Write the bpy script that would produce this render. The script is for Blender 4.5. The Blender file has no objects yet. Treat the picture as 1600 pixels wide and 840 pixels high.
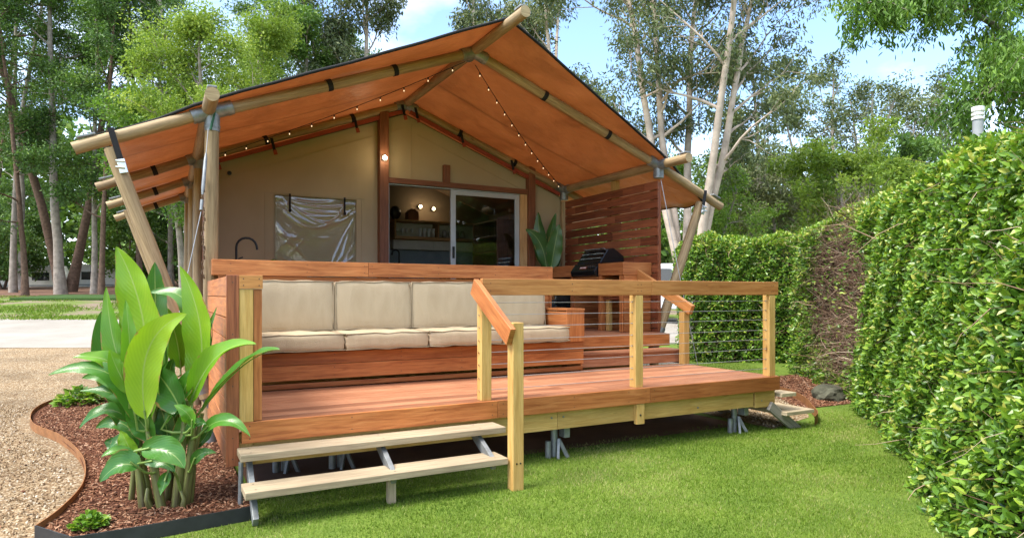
import bpy, bmesh, math, random
import numpy as np
from mathutils import Vector, Matrix
R = math.radians
random.seed(7)
rng = np.random.default_rng(11)
scene = bpy.context.scene
COL = scene.collection

# ------------------------------------------------------------------ camera, sky, sun, exposure
CAM_POS = (-0.49, -4.78, 0.87)
YAW = R(28.3)
cam = bpy.data.cameras.new("camera")
cam.sensor_width = 36; cam.lens = 1022/1600*36
cam.shift_y = 39.5/1600
cam.clip_start = 0.05; cam.clip_end = 2000
cam_ob = bpy.data.objects.new("camera", cam); COL.objects.link(cam_ob)
cam_ob.location = CAM_POS; cam_ob.rotation_euler = (R(90), 0, -YAW)
scene.camera = cam_ob

SUN_EL, SUN_AZ = R(56), R(266)          # azimuth clockwise from +Y
world = bpy.data.worlds.new("World"); scene.world = world; world.use_nodes = True
wn, wl = world.node_tree.nodes, world.node_tree.links
wn.clear()
w_out = wn.new('ShaderNodeOutputWorld'); w_bg = wn.new('ShaderNodeBackground')
w_sky = wn.new('ShaderNodeTexSky'); w_sky.sky_type = 'NISHITA'; w_sky.sun_disc = False
w_sky.sun_elevation = SUN_EL; w_sky.sun_rotation = SUN_AZ
w_sky.air_density = 1.0; w_sky.dust_density = 0.0; w_sky.ozone_density = 3.5
w_tc = wn.new('ShaderNodeTexCoord')
w_sep = wn.new('ShaderNodeSeparateXYZ'); wl.new(w_tc.outputs['Generated'], w_sep.inputs[0])
w_map = wn.new('ShaderNodeMapping'); w_map.inputs['Scale'].default_value = (1.6, 1.6, 3.4)
wl.new(w_tc.outputs['Generated'], w_map.inputs[0])
w_noise = wn.new('ShaderNodeTexNoise'); w_noise.inputs['Scale'].default_value = 1.5
w_noise.inputs['Detail'].default_value = 7; w_noise.inputs['Roughness'].default_value = 0.55
wl.new(w_map.outputs[0], w_noise.inputs['Vector'])
# thin cloud, thicker towards the horizon; overhead cloud added unseen as fill light
w_add = wn.new('ShaderNodeMath'); w_add.operation = 'MULTIPLY_ADD'
w_off = wn.new('ShaderNodeMath'); w_off.operation = 'SUBTRACT'; wl.new(w_sep.outputs['Z'], w_off.inputs[0]); w_off.inputs[1].default_value = 0.37
w_abs = wn.new('ShaderNodeMath'); w_abs.operation = 'ABSOLUTE'; wl.new(w_off.outputs[0], w_abs.inputs[0])
wl.new(w_abs.outputs[0], w_add.inputs[0]); w_add.inputs[1].default_value = 1.0
wl.new(w_noise.outputs['Fac'], w_add.inputs[2])
w_ramp = wn.new('ShaderNodeValToRGB')
w_ramp.color_ramp.elements[0].position = 0.55; w_ramp.color_ramp.elements[0].color = (0.02,)*3+(1,)
w_ramp.color_ramp.elements[1].position = 0.92; w_ramp.color_ramp.elements[1].color = (0.95,)*3+(1,)
wl.new(w_add.outputs[0], w_ramp.inputs[0])
w_mix = wn.new('ShaderNodeMix'); w_mix.data_type = 'RGBA'
wl.new(w_ramp.outputs[0], w_mix.inputs[0]); wl.new(w_sky.outputs[0], w_mix.inputs[6])
w_mix.inputs[7].default_value = (6.3, 6.35, 6.4, 1)
wl.new(w_mix.outputs[2], w_bg.inputs[0]); w_bg.inputs[1].default_value = 0.15
wl.new(w_bg.outputs[0], w_out.inputs[0])

sun = bpy.data.lights.new("sun", 'SUN'); sun.energy = 2.3; sun.angle = R(24); sun.color = (1, 0.95, 0.86)
sun_ob = bpy.data.objects.new("sun", sun); COL.objects.link(sun_ob)
_sd = Vector((math.sin(SUN_AZ)*math.cos(SUN_EL), math.cos(SUN_AZ)*math.cos(SUN_EL), math.sin(SUN_EL)))
sun_ob.rotation_euler = _sd.to_track_quat('Z', 'Y').to_euler(); sun_ob.location = (-6, -8, 14)

scene.view_settings.view_transform = 'Standard'; scene.view_settings.look = 'None'
scene.view_settings.gamma = 1.0; scene.view_settings.use_curve_mapping = False
scene.view_settings.exposure = 1.55
scene.render.engine = 'CYCLES'
scene.cycles.use_denoising = True
scene.cycles.max_bounces = 8; scene.cycles.transparent_max_bounces = 8
scene.cycles.caustics_reflective = False; scene.cycles.caustics_refractive = False
scene.cycles.sample_clamp_indirect = 6

# ------------------------------------------------------------------ the lie of the land
# site axes: 'across' and 'out' are horizontal surveying axes turned 28.3 degrees from the deck's own X and Y
_ac = np.array([math.cos(YAW), -math.sin(YAW)]); _ou = np.array([math.sin(YAW), math.cos(YAW)])
ORIGIN = np.array([-0.49, -4.78]); GZ = -0.58; KINK = 9.0; SLOPE = 0.05
def site(a, o):
    p = ORIGIN + _ac*a + _ou*o
    return float(p[0]), float(p[1])
def out_of(x, y): return (x-ORIGIN[0])*_ou[0] + (y-ORIGIN[1])*_ou[1]
def ground(x, y):
    o = out_of(x, y)
    return GZ + SLOPE*min(max(o-KINK, 0), 75)
def spot(a, o, dz=0.0):
    x, y = site(a, o); return Vector((x, y, ground(x, y)+dz))

# ------------------------------------------------------------------ mesh building
class MB:
    def __init__(s): s.v=[]; s.f=[]; s.uv=[]; s.t=[]; s.m=[]; s.sm=[]
    def add(s, vs, fs, uvs=None, tint=None, mat=0, smooth=False):
        b=len(s.v); s.v += [tuple(v) for v in vs]
        if tint is None: tint=random.random()
        for i,f in enumerate(fs):
            s.f.append([b+k for k in f]); s.t.append(tint); s.m.append(mat); s.sm.append(smooth)
            s.uv.append(uvs[i] if uvs else [(vs[k][0], vs[k][1]) for k in f])
        return s
    def obox(s, c, ax, ay, az, sx, sy, sz, tint=None, mat=0):
        """box centred at c, axes ax ay az (unit vectors), full sizes"""
        c=Vector(c); ax=Vector(ax); ay=Vector(ay); az=Vector(az)
        vs=[]
        for k in (-.5,.5):
            for j in (-.5,.5):
                for i in (-.5,.5): vs.append(c+ax*(i*sx)+ay*(j*sy)+az*(k*sz))
        fs=[(0,2,3,1),(4,5,7,6),(0,1,5,4),(2,6,7,3),(0,4,6,2),(1,3,7,5)]
        loc=[(i*sx,j*sy,k*sz) for k in(-.5,.5) for j in(-.5,.5) for i in(-.5,.5)]
        sizes=(sx,sy,sz); L=sizes.index(max(sizes)); ou,ov=random.uniform(0,30),random.uniform(0,30)
        norm=[2,2,1,1,0,0]; uvs=[]
        for f,n in zip(fs,norm):
            o=[a for a in (0,1,2) if a!=n]
            if L in o: o.remove(L); a,b_=L,o[0]
            else: a,b_=o
            uvs.append([(loc[k][a]+ou+(7 if n==L else 0), loc[k][b_]+ov+n*.37) for k in f])
        return s.add(vs,fs,uvs,tint,mat)
    def box(s, x0,x1,y0,y1,z0,z1, tint=None, mat=0):
        return s.obox(((x0+x1)/2,(y0+y1)/2,(z0+z1)/2),(1,0,0),(0,1,0),(0,0,1),x1-x0,y1-y0,z1-z0,tint,mat)
    def bar(s, p0, p1, w, h, up=(0,0,1), tint=None, mat=0):
        p0=Vector(p0); p1=Vector(p1); ax=(p1-p0).normalized(); up=Vector(up)
        ay=up.cross(ax).normalized(); az=ax.cross(ay)
        return s.obox((p0+p1)/2, ax, ay, az, (p1-p0).length, w, h, tint, mat)
    def tube(s, pts, rad, n=12, caps=True, tint=None, mat=0, smooth=True):
        pts=[Vector(p) for p in pts]
        if not hasattr(rad,'__len__'): rad=[rad]*len(pts)
        if tint is None: tint=random.random()
        vs=[];prev=None; us=[0]
        for i in range(1,len(pts)): us.append(us[-1]+(pts[i]-pts[i-1]).length)
        for i,p in enumerate(pts):
            d=(pts[min(i+1,len(pts)-1)]-pts[max(i-1,0)])
            d=d.normalized() if d.length>1e-9 else Vector((0,0,1))
            if prev is None:
                a=Vector((0,0,1)) if abs(d.z)<.9 else Vector((1,0,0)); sx=a.cross(d).normalized()
            else: sx=(prev-d*prev.dot(d)).normalized()
            prev=sx; sy=d.cross(sx)
            for k in range(n):
                t=2*math.pi*k/n; vs.append(p+sx*(math.cos(t)*rad[i])+sy*(math.sin(t)*rad[i]))
        fs=[];uv=[];o=random.uniform(0,30); circ=2*math.pi*max(rad)
        for i in range(len(pts)-1):
            for k in range(n):
                k2=(k+1)%n; fs.append((i*n+k,i*n+k2,(i+1)*n+k2,(i+1)*n+k))
                uv.append([(us[i]+o,k/n*circ),(us[i]+o,(k+1)/n*circ),(us[i+1]+o,(k+1)/n*circ),(us[i+1]+o,k/n*circ)])
        s.add(vs,fs,uv,tint,mat,smooth)
        if caps:
            for i,rev in ((0,True),(len(pts)-1,False)):
                ring=vs[i*n:(i+1)*n]; r=rad[i]
                q=[(math.cos(2*math.pi*k/n)*r+o+5,math.sin(2*math.pi*k/n)*r) for k in range(n)]
                idx=list(range(n)); 
                if rev: idx=idx[::-1]
                s.add(ring,[tuple(idx)],[[q[k] for k in idx]],min(1,tint+.5),mat)
        return s
    def lathe(s, c, prof, n=16, tint=None, mat=0):
        c=Vector(c); vs=[]
        for r,z in prof:
            for k in range(n):
                t=2*math.pi*k/n; vs.append(c+Vector((r*math.cos(t),r*math.sin(t),z)))
        fs=[(i*n+k,i*n+(k+1)%n,(i+1)*n+(k+1)%n,(i+1)*n+k) for i in range(len(prof)-1) for k in range(n)]
        return s.add(vs,fs,None,tint,mat,True)
    def prism(s, poly, axis, a0, a1, tint=None, mat=0):
        """poly: 2D points in the two other axes (in xyz order), extruded along axis"""
        i='xyz'.index(axis); o=[k for k in (0,1,2) if k!=i]
        def P(p,a):
            v=[0,0,0]; v[i]=a; v[o[0]]=p[0]; v[o[1]]=p[1]; return v
        n=len(poly); vs=[P(p,a0) for p in poly]+[P(p,a1) for p in poly]
        fs=[tuple(range(n)),tuple(range(2*n-1,n-1,-1))]+[(k,k+n,(k+1)%n+n,(k+1)%n) for k in range(n)]
        return s.add(vs,fs,None,tint,mat)
    def ellip(s, c, rx, ry, rz, nu=14, nv=9, tint=None, mat=0):
        vs=[];c=Vector(c)
        for j in range(nv+1):
            ph=math.pi*j/nv
            for i in range(nu):
                th=2*math.pi*i/nu
                vs.append(c+Vector((rx*math.sin(ph)*math.cos(th),ry*math.sin(ph)*math.sin(th),rz*math.cos(ph))))
        fs=[(j*nu+i,(j+1)*nu+i,(j+1)*nu+(i+1)%nu,j*nu+(i+1)%nu) for j in range(nv) for i in range(nu)]
        return s.add(vs,fs,None,tint,mat,True)
    def build(s, name, mats, parent=None, bevel=0, fixn=True):
        me=bpy.data.meshes.new(name); me.from_pydata(s.v,[],s.f)
        if not isinstance(mats,(list,tuple)): mats=[mats]
        for m in mats: me.materials.append(m)
        me.polygons.foreach_set('material_index',s.m); me.polygons.foreach_set('use_smooth',s.sm)
        uvl=me.uv_layers.new(name='UVMap'); flat=[c for u in s.uv for p in u for c in p]
        uvl.data.foreach_set('uv',flat)
        at=me.attributes.new('tint','FLOAT','FACE'); at.data.foreach_set('value',s.t)
        if fixn:
            bm=bmesh.new(); bm.from_mesh(me); bmesh.ops.recalc_face_normals(bm,faces=bm.faces); bm.to_mesh(me); bm.free()
        ob=bpy.data.objects.new(name,me); COL.objects.link(ob)
        if parent is not None:
            ob.parent=parent; ob.matrix_parent_inverse=Matrix.Translation(parent.location).inverted()
        if bevel:
            b=ob.modifiers.new('bevel','BEVEL'); b.width=bevel; b.segments=2; b.limit_method='ANGLE'; b.angle_limit=R(40)
        return ob

def fast(name, V, F, tint, mats, parent=None, smooth=False, mi=None):
    """numpy mesh: V (n,3), F (m,k), one tint per face"""
    me=bpy.data.meshes.new(name); n=len(V); m,k=F.shape
    me.vertices.add(n); me.vertices.foreach_set('co',np.ascontiguousarray(V,dtype=np.float32).ravel())
    me.loops.add(m*k); me.loops.foreach_set('vertex_index',np.ascontiguousarray(F,dtype=np.int32).ravel())
    me.polygons.add(m); me.polygons.foreach_set('loop_start',np.arange(0,m*k,k,dtype=np.int32))
    if not isinstance(mats,(list,tuple)): mats=[mats]
    for q in mats: me.materials.append(q)
    if mi is not None: me.polygons.foreach_set('material_index',mi.astype(np.int32))
    me.polygons.foreach_set('use_smooth',np.full(m,smooth))
    me.update(calc_edges=True)
    at=me.attributes.new('tint','FLOAT','FACE'); at.data.foreach_set('value',np.ascontiguousarray(tint,dtype=np.float32))
    me.validate()
    ob=bpy.data.objects.new(name,me); COL.objects.link(ob)
    if parent is not None:
        ob.parent=parent; ob.matrix_parent_inverse=Matrix.Translation(parent.location).inverted()
    return ob

def tag(o,label,cat,group=None,kind=None):
    if label: o['label']=label
    if cat: o['category']=cat
    if group: o['group']=group
    if kind: o['kind']=kind
    return o
def thing(name,loc,label,cat,group=None):
    o=bpy.data.objects.new(name,None); COL.objects.link(o); o.location=loc; o.empty_display_size=.2
    return tag(o,label,cat,group)
def structure(o): o['kind']='structure'; return o
def copy_thing(o,loc,label,parent=None,rot=None):
    c=o.copy(); COL.objects.link(c)
    if parent is None:
        c.location=loc; c['label']=label
        if rot is not None: c.rotation_euler=rot
    else: c.parent=parent
    for ch in list(o.children): copy_thing(ch,None,None,c)
    return c

# ------------------------------------------------------------------ materials
def newmat(name):
    m=bpy.data.materials.new(name); m.use_nodes=True
    nt=m.node_tree; b=nt.nodes['Principled BSDF']; return m,nt.nodes,nt.links,b
def setp(b,**k):
    for n,v in k.items():
        b.inputs[{'rough':'Roughness','metal':'Metallic','spec':'Specular IOR Level','color':'Base Color','coat':'Coat Weight','alpha':'Alpha','trans':'Transmission Weight','coat_rough':'Coat Roughness'}[n]].default_value=v
def ramp(N,stops):
    r=N.new('ShaderNodeValToRGB'); e=r.color_ramp.elements
    while len(e)<len(stops): e.new(.5)
    for el,(p,c) in zip(e,stops): el.position=p; el.color=tuple(c)+(1,)
    return r
def attr(N,name='tint'):
    a=N.new('ShaderNodeAttribute'); a.attribute_name=name; return a.outputs['Fac']
def bump(N,L,b,h,strength,dist=.01):
    bp=N.new('ShaderNodeBump'); bp.inputs['Strength'].default_value=strength; bp.inputs['Distance'].default_value=dist
    L.new(h,bp.inputs['Height']); L.new(bp.outputs[0],b.inputs['Normal']); return bp
def noise(N,L,vec,scale,detail=5,rough=.55,dist=0):
    n=N.new('ShaderNodeTexNoise'); n.inputs['Scale'].default_value=scale; n.inputs['Detail'].default_value=detail
    n.inputs['Roughness'].default_value=rough; n.inputs['Distortion'].default_value=dist
    if vec is not None: L.new(vec,n.inputs['Vector'])
    return n.outputs['Fac']
def mapping(N,L,src,scale):
    m=N.new('ShaderNodeMapping'); m.inputs['Scale'].default_value=scale; L.new(src,m.inputs[0]); return m.outputs[0]
def mixc(N,L,fac,a,b,mode='MIX'):
    m=N.new('ShaderNodeMix'); m.data_type='RGBA'; m.blend_type=mode
    for s,v in ((0,fac),(6,a),(7,b)):
        if hasattr(v,'is_output') : L.new(v,m.inputs[s])
        else: m.inputs[s].default_value=v if s==0 else tuple(v)+(1,)
    return m.outputs[2]
def wood(name,dark,mid,light,rough=.5,knots=False,contrast=1,spec=.4):
    m,N,L,b=newmat(name); uv=N.new('ShaderNodeTexCoord').outputs['UV']
    g=noise(N,L,mapping(N,L,uv,(1.1,16,1)),2.2,8,.6,.7)
    r=ramp(N,[(.28,dark),(.5,mid),(.74,light)]); L.new(g,r.inputs[0])
    fine=noise(N,L,mapping(N,L,uv,(3,110,1)),2.5,3,.6)
    fr=ramp(N,[(.3,(.72,)*3),(.62,(1.08,)*3)]); L.new(fine,fr.inputs[0])
    c=mixc(N,L,.8,r.outputs[0],fr.outputs[0],'MULTIPLY')
    # each board its own shade
    tr=ramp(N,[(0,(.66,.60,.58)),(.35,(.92,.9,.9)),(.7,(1.08,1.06,1.04)),(1,(1.28,1.34,1.38))]); L.new(attr(N),tr.inputs[0])
    c=mixc(N,L,contrast,c,tr.outputs[0],'MULTIPLY')
    if knots:
        v=N.new('ShaderNodeTexVoronoi'); v.inputs['Scale'].default_value=1.7; L.new(mapping(N,L,uv,(1,3.0,1)),v.inputs['Vector'])
        kr=ramp(N,[(.03,(.30,.2,.14)),(.1,(1,1,1))]); L.new(v.outputs['Distance'],kr.inputs[0])
        c=mixc(N,L,.85,c,kr.outputs[0],'MULTIPLY')
    big=noise(N,L,N.new('ShaderNodeTexCoord').outputs['Object'],1.3,3)
    br=ramp(N,[(.3,(.86,.85,.84)),(.7,(1.1,1.1,1.1))]); L.new(big,br.inputs[0])
    c=mixc(N,L,1.0,c,br.outputs[0],'MULTIPLY')
    L.new(c,b.inputs['Base Color']); setp(b,rough=rough,spec=spec)
    rr=N.new('ShaderNodeMath'); rr.operation='MULTIPLY_ADD'; L.new(g,rr.inputs[0]); rr.inputs[1].default_value=.3; rr.inputs[2].default_value=rough-.12
    L.new(rr.outputs[0],b.inputs['Roughness'])
    bump(N,L,b,fine,.25,.004); return m
def plain(name,col,rough=.5,metal=0,var=.12,scale=6,spec=.5,bmp=0):
    m,N,L,b=newmat(name); oc=N.new('ShaderNodeTexCoord').outputs['Object']
    g=noise(N,L,oc,scale,6,.6)
    lo=tuple(c*(1-var) for c in col); hi=tuple(min(1,c*(1+var)) for c in col)
    r=ramp(N,[(.3,lo),(.7,hi)]); L.new(g,r.inputs[0]); L.new(r.outputs[0],b.inputs['Base Color'])
    setp(b,rough=rough,metal=metal,spec=spec)
    if bmp: bump(N,L,b,noise(N,L,oc,scale*12,4),bmp,.004)
    return m
def leafmat(name,stops,rough=.45,trans=.3,spec=.4):
    m,N,L,b=newmat(name)
    r=ramp(N,stops); L.new(attr(N),r.inputs[0])
    L.new(r.outputs[0],b.inputs['Base Color']); setp(b,rough=rough,spec=spec)
    t=N.new('ShaderNodeBsdfTranslucent'); h=mixc(N,L,1,r.outputs[0],(1.25,1.3,.7),'MULTIPLY'); L.new(h,t.inputs[0])
    mx=N.new('ShaderNodeMixShader'); mx.inputs[0].default_value=trans
    L.new(b.outputs[0],mx.inputs[1]); L.new(t.outputs[0],mx.inputs[2])
    L.new(mx.outputs[0],N['Material Output'].inputs[0]); return m
def emit(name,col,s):
    m,N,L,b=newmat(name); b.inputs['Emission Color'].default_value=tuple(col)+(1,); b.inputs['Emission Strength'].default_value=s
    setp(b,color=tuple(col)+(1,)); return m

M={}
def screws(mb,pts,nrm,r=.0045):
    """flat screw heads, set a hair proud of the board"""
    n=Vector(nrm); a=n.orthogonal().normalized(); b=n.cross(a)
    for p in pts:
        p=Vector(p)+n*.0012; vs=[p+a*(r*math.cos(k*math.pi/3))+b*(r*math.sin(k*math.pi/3)) for k in range(6)]
        mb.add(vs,[tuple(range(6))],tint=.5,mat=1)
M['jarrah']=wood('oiled_jarrah',(.27,.075,.022),(.47,.165,.050),(.60,.25,.085),.46)
M['rail']=wood('oiled_rail_timber',(.36,.13,.036),(.50,.215,.066),(.62,.29,.10),.45,contrast=.7)
M['deckboard']=wood('deck_boards',(.27,.098,.048),(.40,.172,.090),(.52,.26,.150),.42,spec=.5)
M['slat']=wood('dark_screen_slats',(.13,.034,.016),(.25,.075,.032),(.36,.12,.048),.45)
M['pine']=wood('treated_pine',(.46,.25,.065),(.59,.365,.115),(.69,.46,.175),.6,knots=True,contrast=.5)
M['weathered']=wood('weathered_tread',(.28,.215,.14),(.40,.315,.205),(.52,.42,.29),.75,knots=True,contrast=.6)
M['log']=wood('round_pine_log',(.22,.145,.07),(.36,.255,.135),(.50,.37,.21),.6,knots=True,contrast=.5)
M['frame_wood']=wood('door_frame_timber',(.13,.05,.025),(.22,.085,.042),(.30,.12,.06),.5,contrast=.5)
M['red_edge']=plain('red_canvas_edge',(.30,.055,.03),.7)
M['screw']=plain('screw_heads',(.07,.06,.055),.45,.5)
M['steel']=plain('galvanised_steel',(.26,.27,.275),.5,.5,.3,14)
M['chrome']=plain('bright_steel',(.75,.75,.75),.22,1,.05)
M['black']=plain('black_metal',(.012,.012,.013),.38,0,.2)
M['gloss_black']=plain('black_enamel',(.010,.010,.011),.22,0,.2)
M['webbing']=plain('black_webbing',(.014,.014,.016),.8,0,.2,60,.3,.4)
M['rope']=plain('wire_rope',(.42,.42,.43),.4,.6)
M['alu']=plain('powdercoat_grey',(.50,.53,.55),.4,.2,.05)
M['white']=plain('white_paint',(.75,.75,.73),.4,0,.05)
M['concrete_grey']=plain('grey_plastic',(.3,.31,.32),.6,0,.1)

# ------------------------------------------------------------------ ground materials
def ground_mat():
    m,N,L,b=newmat('grass_and_soil'); oc=N.new('ShaderNodeTexCoord').outputs['Object']
    fine=noise(N,L,oc,55,6,.7); mid=noise(N,L,oc,2.2,6,.6); big=noise(N,L,oc,.35,5,.6,.5)
    g=ramp(N,[(.25,(.05,.085,.010)),(.5,(.12,.19,.028)),(.75,(.22,.27,.06))]); L.new(fine,g.inputs[0])
    t=ramp(N,[(.35,(.8,.85,.8)),(.65,(1.15,1.1,1.0))]); L.new(mid,t.inputs[0])
    g2=mixc(N,L,1,g.outputs[0],t.outputs[0],'MULTIPLY')
    s=ramp(N,[(.3,(.16,.115,.08)),(.7,(.30,.24,.18))]); L.new(fine,s.inputs[0])
    f=ramp(N,[(.44,(0,0,0)),(.56,(1,1,1))]); L.new(big,f.inputs[0])
    # bare soil only away from the lawn, past the road
    geo=N.new('ShaderNodeNewGeometry'); sx=N.new('ShaderNodeSeparateXYZ'); L.new(geo.outputs['Position'],sx.inputs[0])
    h=N.new('ShaderNodeMapRange'); h.inputs[1].default_value=-.02; h.inputs[2].default_value=.10; L.new(sx.outputs['Z'],h.inputs[0])
    mu=N.new('ShaderNodeMath'); mu.operation='MULTIPLY'; L.new(f.outputs[0],mu.inputs[0]); L.new(h.outputs[0],mu.inputs[1])
    c=mixc(N,L,mu.outputs[0],g2,s.outputs[0]); L.new(c,b.inputs['Base Color']); setp(b,rough=.9,spec=.2)
    bump(N,L,b,fine,.6,.03); return m
def gravel_mat():
    m,N,L,b=newmat('crushed_gravel'); oc=N.new('ShaderNodeTexCoord').outputs['Object']
    v=N.new('ShaderNodeTexVoronoi'); v.inputs['Scale'].default_value=62; L.new(oc,v.inputs['Vector'])
    sp=N.new('ShaderNodeSeparateXYZ'); L.new(v.outputs['Color'],sp.inputs[0])
    r=ramp(N,[(.0,(.14,.085,.045)),(.35,(.28,.19,.105)),(.7,(.37,.27,.16)),(.92,(.47,.39,.27)),(1,(.60,.54,.43))]); L.new(sp.outputs[0],r.inputs[0])
    big=noise(N,L,oc,.9,5); t=ramp(N,[(.3,(.66,.64,.61)),(.5,(1,1,1)),(.7,(1.2,1.18,1.15))]); L.new(big,t.inputs[0])
    e=ramp(N,[(0,(1,1,1)),(.75,(.62,.6,.58))]); L.new(v.outputs['Distance'],e.inputs[0])
    c=mixc(N,L,1,mixc(N,L,1,r.outputs[0],t.outputs[0],'MULTIPLY'),e.outputs[0],'MULTIPLY'); L.new(c,b.inputs['Base Color']); setp(b,rough=.9,spec=.2)
    inv=N.new('ShaderNodeMath'); inv.operation='SUBTRACT'; inv.inputs[0].default_value=1; L.new(v.outputs['Distance'],inv.inputs[1])
    bump(N,L,b,inv.outputs[0],.8,.012); return m
def paving_mat(name,lo,hi):
    m,N,L,b=newmat(name); oc=N.new('ShaderNodeTexCoord').outputs['Object']
    a=noise(N,L,oc,.7,7,.65); f=noise(N,L,oc,90,3)
    r=ramp(N,[(.3,lo),(.7,hi)]); L.new(a,r.inputs[0]); t=ramp(N,[(.3,(.82,)*3),(.7,(1.1,)*3)]); L.new(f,t.inputs[0])
    L.new(mixc(N,L,1,r.outputs[0],t.outputs[0],'MULTIPLY'),b.inputs['Base Color']); setp(b,rough=.85,spec=.25); bump(N,L,b,f,.3,.005); return m
def mulch_mat():
    m,N,L,b=newmat('bark_mulch'); oc=N.new('ShaderNodeTexCoord').outputs['Object']
    f=noise(N,L,oc,70,6,.7,1); r=ramp(N,[(.3,(.045,.016,.009)),(.5,(.14,.055,.03)),(.72,(.27,.13,.075))]); L.new(f,r.inputs[0])
    L.new(r.outputs[0],b.inputs['Base Color']); setp(b,rough=.95,spec=.15); bump(N,L,b,f,1,.03); return m
M['ground']=ground_mat(); M['gravel']=gravel_mat(); M['concrete']=paving_mat('pale_concrete',(.25,.225,.195),(.34,.315,.28))
M['mulch']=mulch_mat(); M['litter']=paving_mat('leaf_litter',(.09,.045,.028),(.22,.12,.075))
M['blade']=leafmat('grass_blades',[(0,(.065,.125,.010)),(.45,(.135,.225,.022)),(.8,(.215,.295,.042)),(1,(.34,.33,.13))],.6,.25,.2)
M['corten']=plain('rusted_steel_edging',(.27,.12,.045),.75,.1,.25,9,.3,.2)
M['edge_black']=plain('dark_steel_edging',(.035,.037,.04),.5,.3,.3,9)

# ground: one sheet to the horizon, folded along the foot of the rise
gm=MB(); na=[-600,-200,-80,-40,-20,-10,0,10,20,40,80,200,600]; no=[-400,-60,-15,0,KINK,84,200,700,1500]
gv=[];
for o in no:
    for a in na:
        x,y=site(a,o); gv.append((x,y,ground(x,y)))
gf=[(j*len(na)+i,j*len(na)+i+1,(j+1)*len(na)+i+1,(j+1)*len(na)+i) for j in range(len(no)-1) for i in range(len(na)-1)]
gm.add(gv,gf,tint=.5); structure(gm.build('ground',M['ground'],fixn=False))
def clip(poly,sgn):
    out=[]
    for i in range(len(poly)):
        p,q=poly[i],poly[(i+1)%len(poly)]; a=(out_of(*p)-KINK)*sgn; b_=(out_of(*q)-KINK)*sgn
        if a>=0: out.append(p)
        if a*b_<0:
            t=a/(a-b_); out.append((p[0]+(q[0]-p[0])*t,p[1]+(q[1]-p[1])*t))
    return out
def sheet(name,poly,dz,mat):
    mb=MB()
    for s in (1,-1):
        c=clip(poly,s)
        if len(c)>2: mb.add([(x,y,(GZ if s<0 else ground(x,y))+dz) for x,y in c],[tuple(range(len(c)))],tint=.5)
    ob=mb.build(name,mat,fixn=False)
    for p in ob.data.polygons:
        if p.normal.z<0: p.flip()
    return structure(ob)
sheet('gravel_path',[site(-26,14.4),site(-20,4),(-6,-4.7),(-1.6,-4.7),(-1.0,-.2),(-.6,1.2),(-.5,5.7),(-.1,6.4),(-.1,9.5),site(-5.2,14.4)],.004,M['gravel'])
sheet('concrete_road',[site(-70,14.2),site(-5,14.4),site(-3.2,21.6),site(-70,21.6)],.010,M['concrete'])
sheet('leaf_litter_ground',[site(-75,33.5),site(-4,35),site(6,36),site(6,66),site(-75,66)],.008,M['litter'])
sheet('road',[site(1.0,15.0),site(30,17.2),site(30,23.5),site(1.0,21.5)],.010,M['concrete'])
sheet('footpath',[site(1.6,11.9),site(3.3,11.5),site(3.25,12.3),site(1.7,12.9)],.008,M['concrete'])
sheet('gravel_patch',[(5.34,.1),(6.25,.35),(6.95,.95),(7.4,1.7),(7.2,3.0),(5.5,3.4),(5.34,1.2)],.004,M['gravel'])
sheet('soil_strip',[(6.6,.75),(8.4,.7),(8.9,2.6),(7.3,2.9),(7.1,1.5)],.006,M['mulch'])
sheet('soil_under_deck',[(.1,.35),(5.2,.4),(5.2,4.4),(.1,4.4)],.003,M['litter'])
BED=[(-.88,5.78),(-1.585,5.645),(-1.767,5.276),(-1.80,4.575),(-1.671,3.729),(-1.349,2.907),(-1.113,2.038),(-1.012,1.403),(-.984,.792),(-1.053,.256),(-1.137,-.053),(-.926,-.375),(-.588,-.36),(.049,-.279),(.04,.02),(.02,5.78)]
sheet('mulch_bed',BED,.05,M['mulch'])

# bark chips, gravel stones, grass
def inside(poly,x,y):
    r=np.zeros(len(x),bool); n=len(poly)
    for i in range(n):
        (x1,y1),(x2,y2)=poly[i],poly[(i+1)%n]
        c=((y1>y)!=(y2>y))&(x<(x2-x1)*(y-y1)/(y2-y1+1e-12)+x1); r^=c
    return r
def chips(name,poly,n,z,l0,l1,w0,w1,tilt,mat,up=.01,thick=.3):
    xs=[p[0] for p in poly]; ys=[p[1] for p in poly]
    x=rng.uniform(min(xs),max(xs),n); y=rng.uniform(min(ys),max(ys),n); k=inside(poly,x,y); x,y=x[k],y[k]; n=len(x)
    a=rng.uniform(0,2*np.pi,n); t=rng.normal(0,tilt,n); L_=rng.uniform(l0,l1,n)/2; W=rng.uniform(w0,w1,n)/2; H=W*thick*rng.uniform(.5,1.5,n)
    d=np.stack([np.cos(a)*np.cos(t),np.sin(a)*np.cos(t),np.sin(t)],1); s=np.stack([-np.sin(a),np.cos(a),rng.normal(0,.25,n)],1); nn=np.cross(d,s)
    c=np.stack([x,y,z+SLOPE*np.clip(out_of(x,y)-KINK,0,None)+rng.uniform(0,up,n)],1)
    V=np.stack([c-d*L_[:,None]-s*(W*.5)[:,None],c-d*(L_*.3)[:,None]+s*W[:,None],c+d*L_[:,None]+s*(W*.4)[:,None],c+d*(L_*.4)[:,None]-s*W[:,None],c+nn*H[:,None]*2],1).reshape(-1,3)
    b=np.arange(n)[:,None]*5
    F=np.concatenate([b+np.array([[0,3,4]]),b+np.array([[3,2,4]]),b+np.array([[2,1,4]]),b+np.array([[1,0,4]])],0)
    T=np.tile(rng.uniform(0,1,n),4)
    return fast(name,V,F,T,mat)
M['chip']=leafmat('bark_chip',[(0,(.05,.018,.01)),(.4,(.16,.065,.035)),(.8,(.30,.15,.085)),(1,(.42,.27,.18))],.9,0.0,.15)
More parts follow.
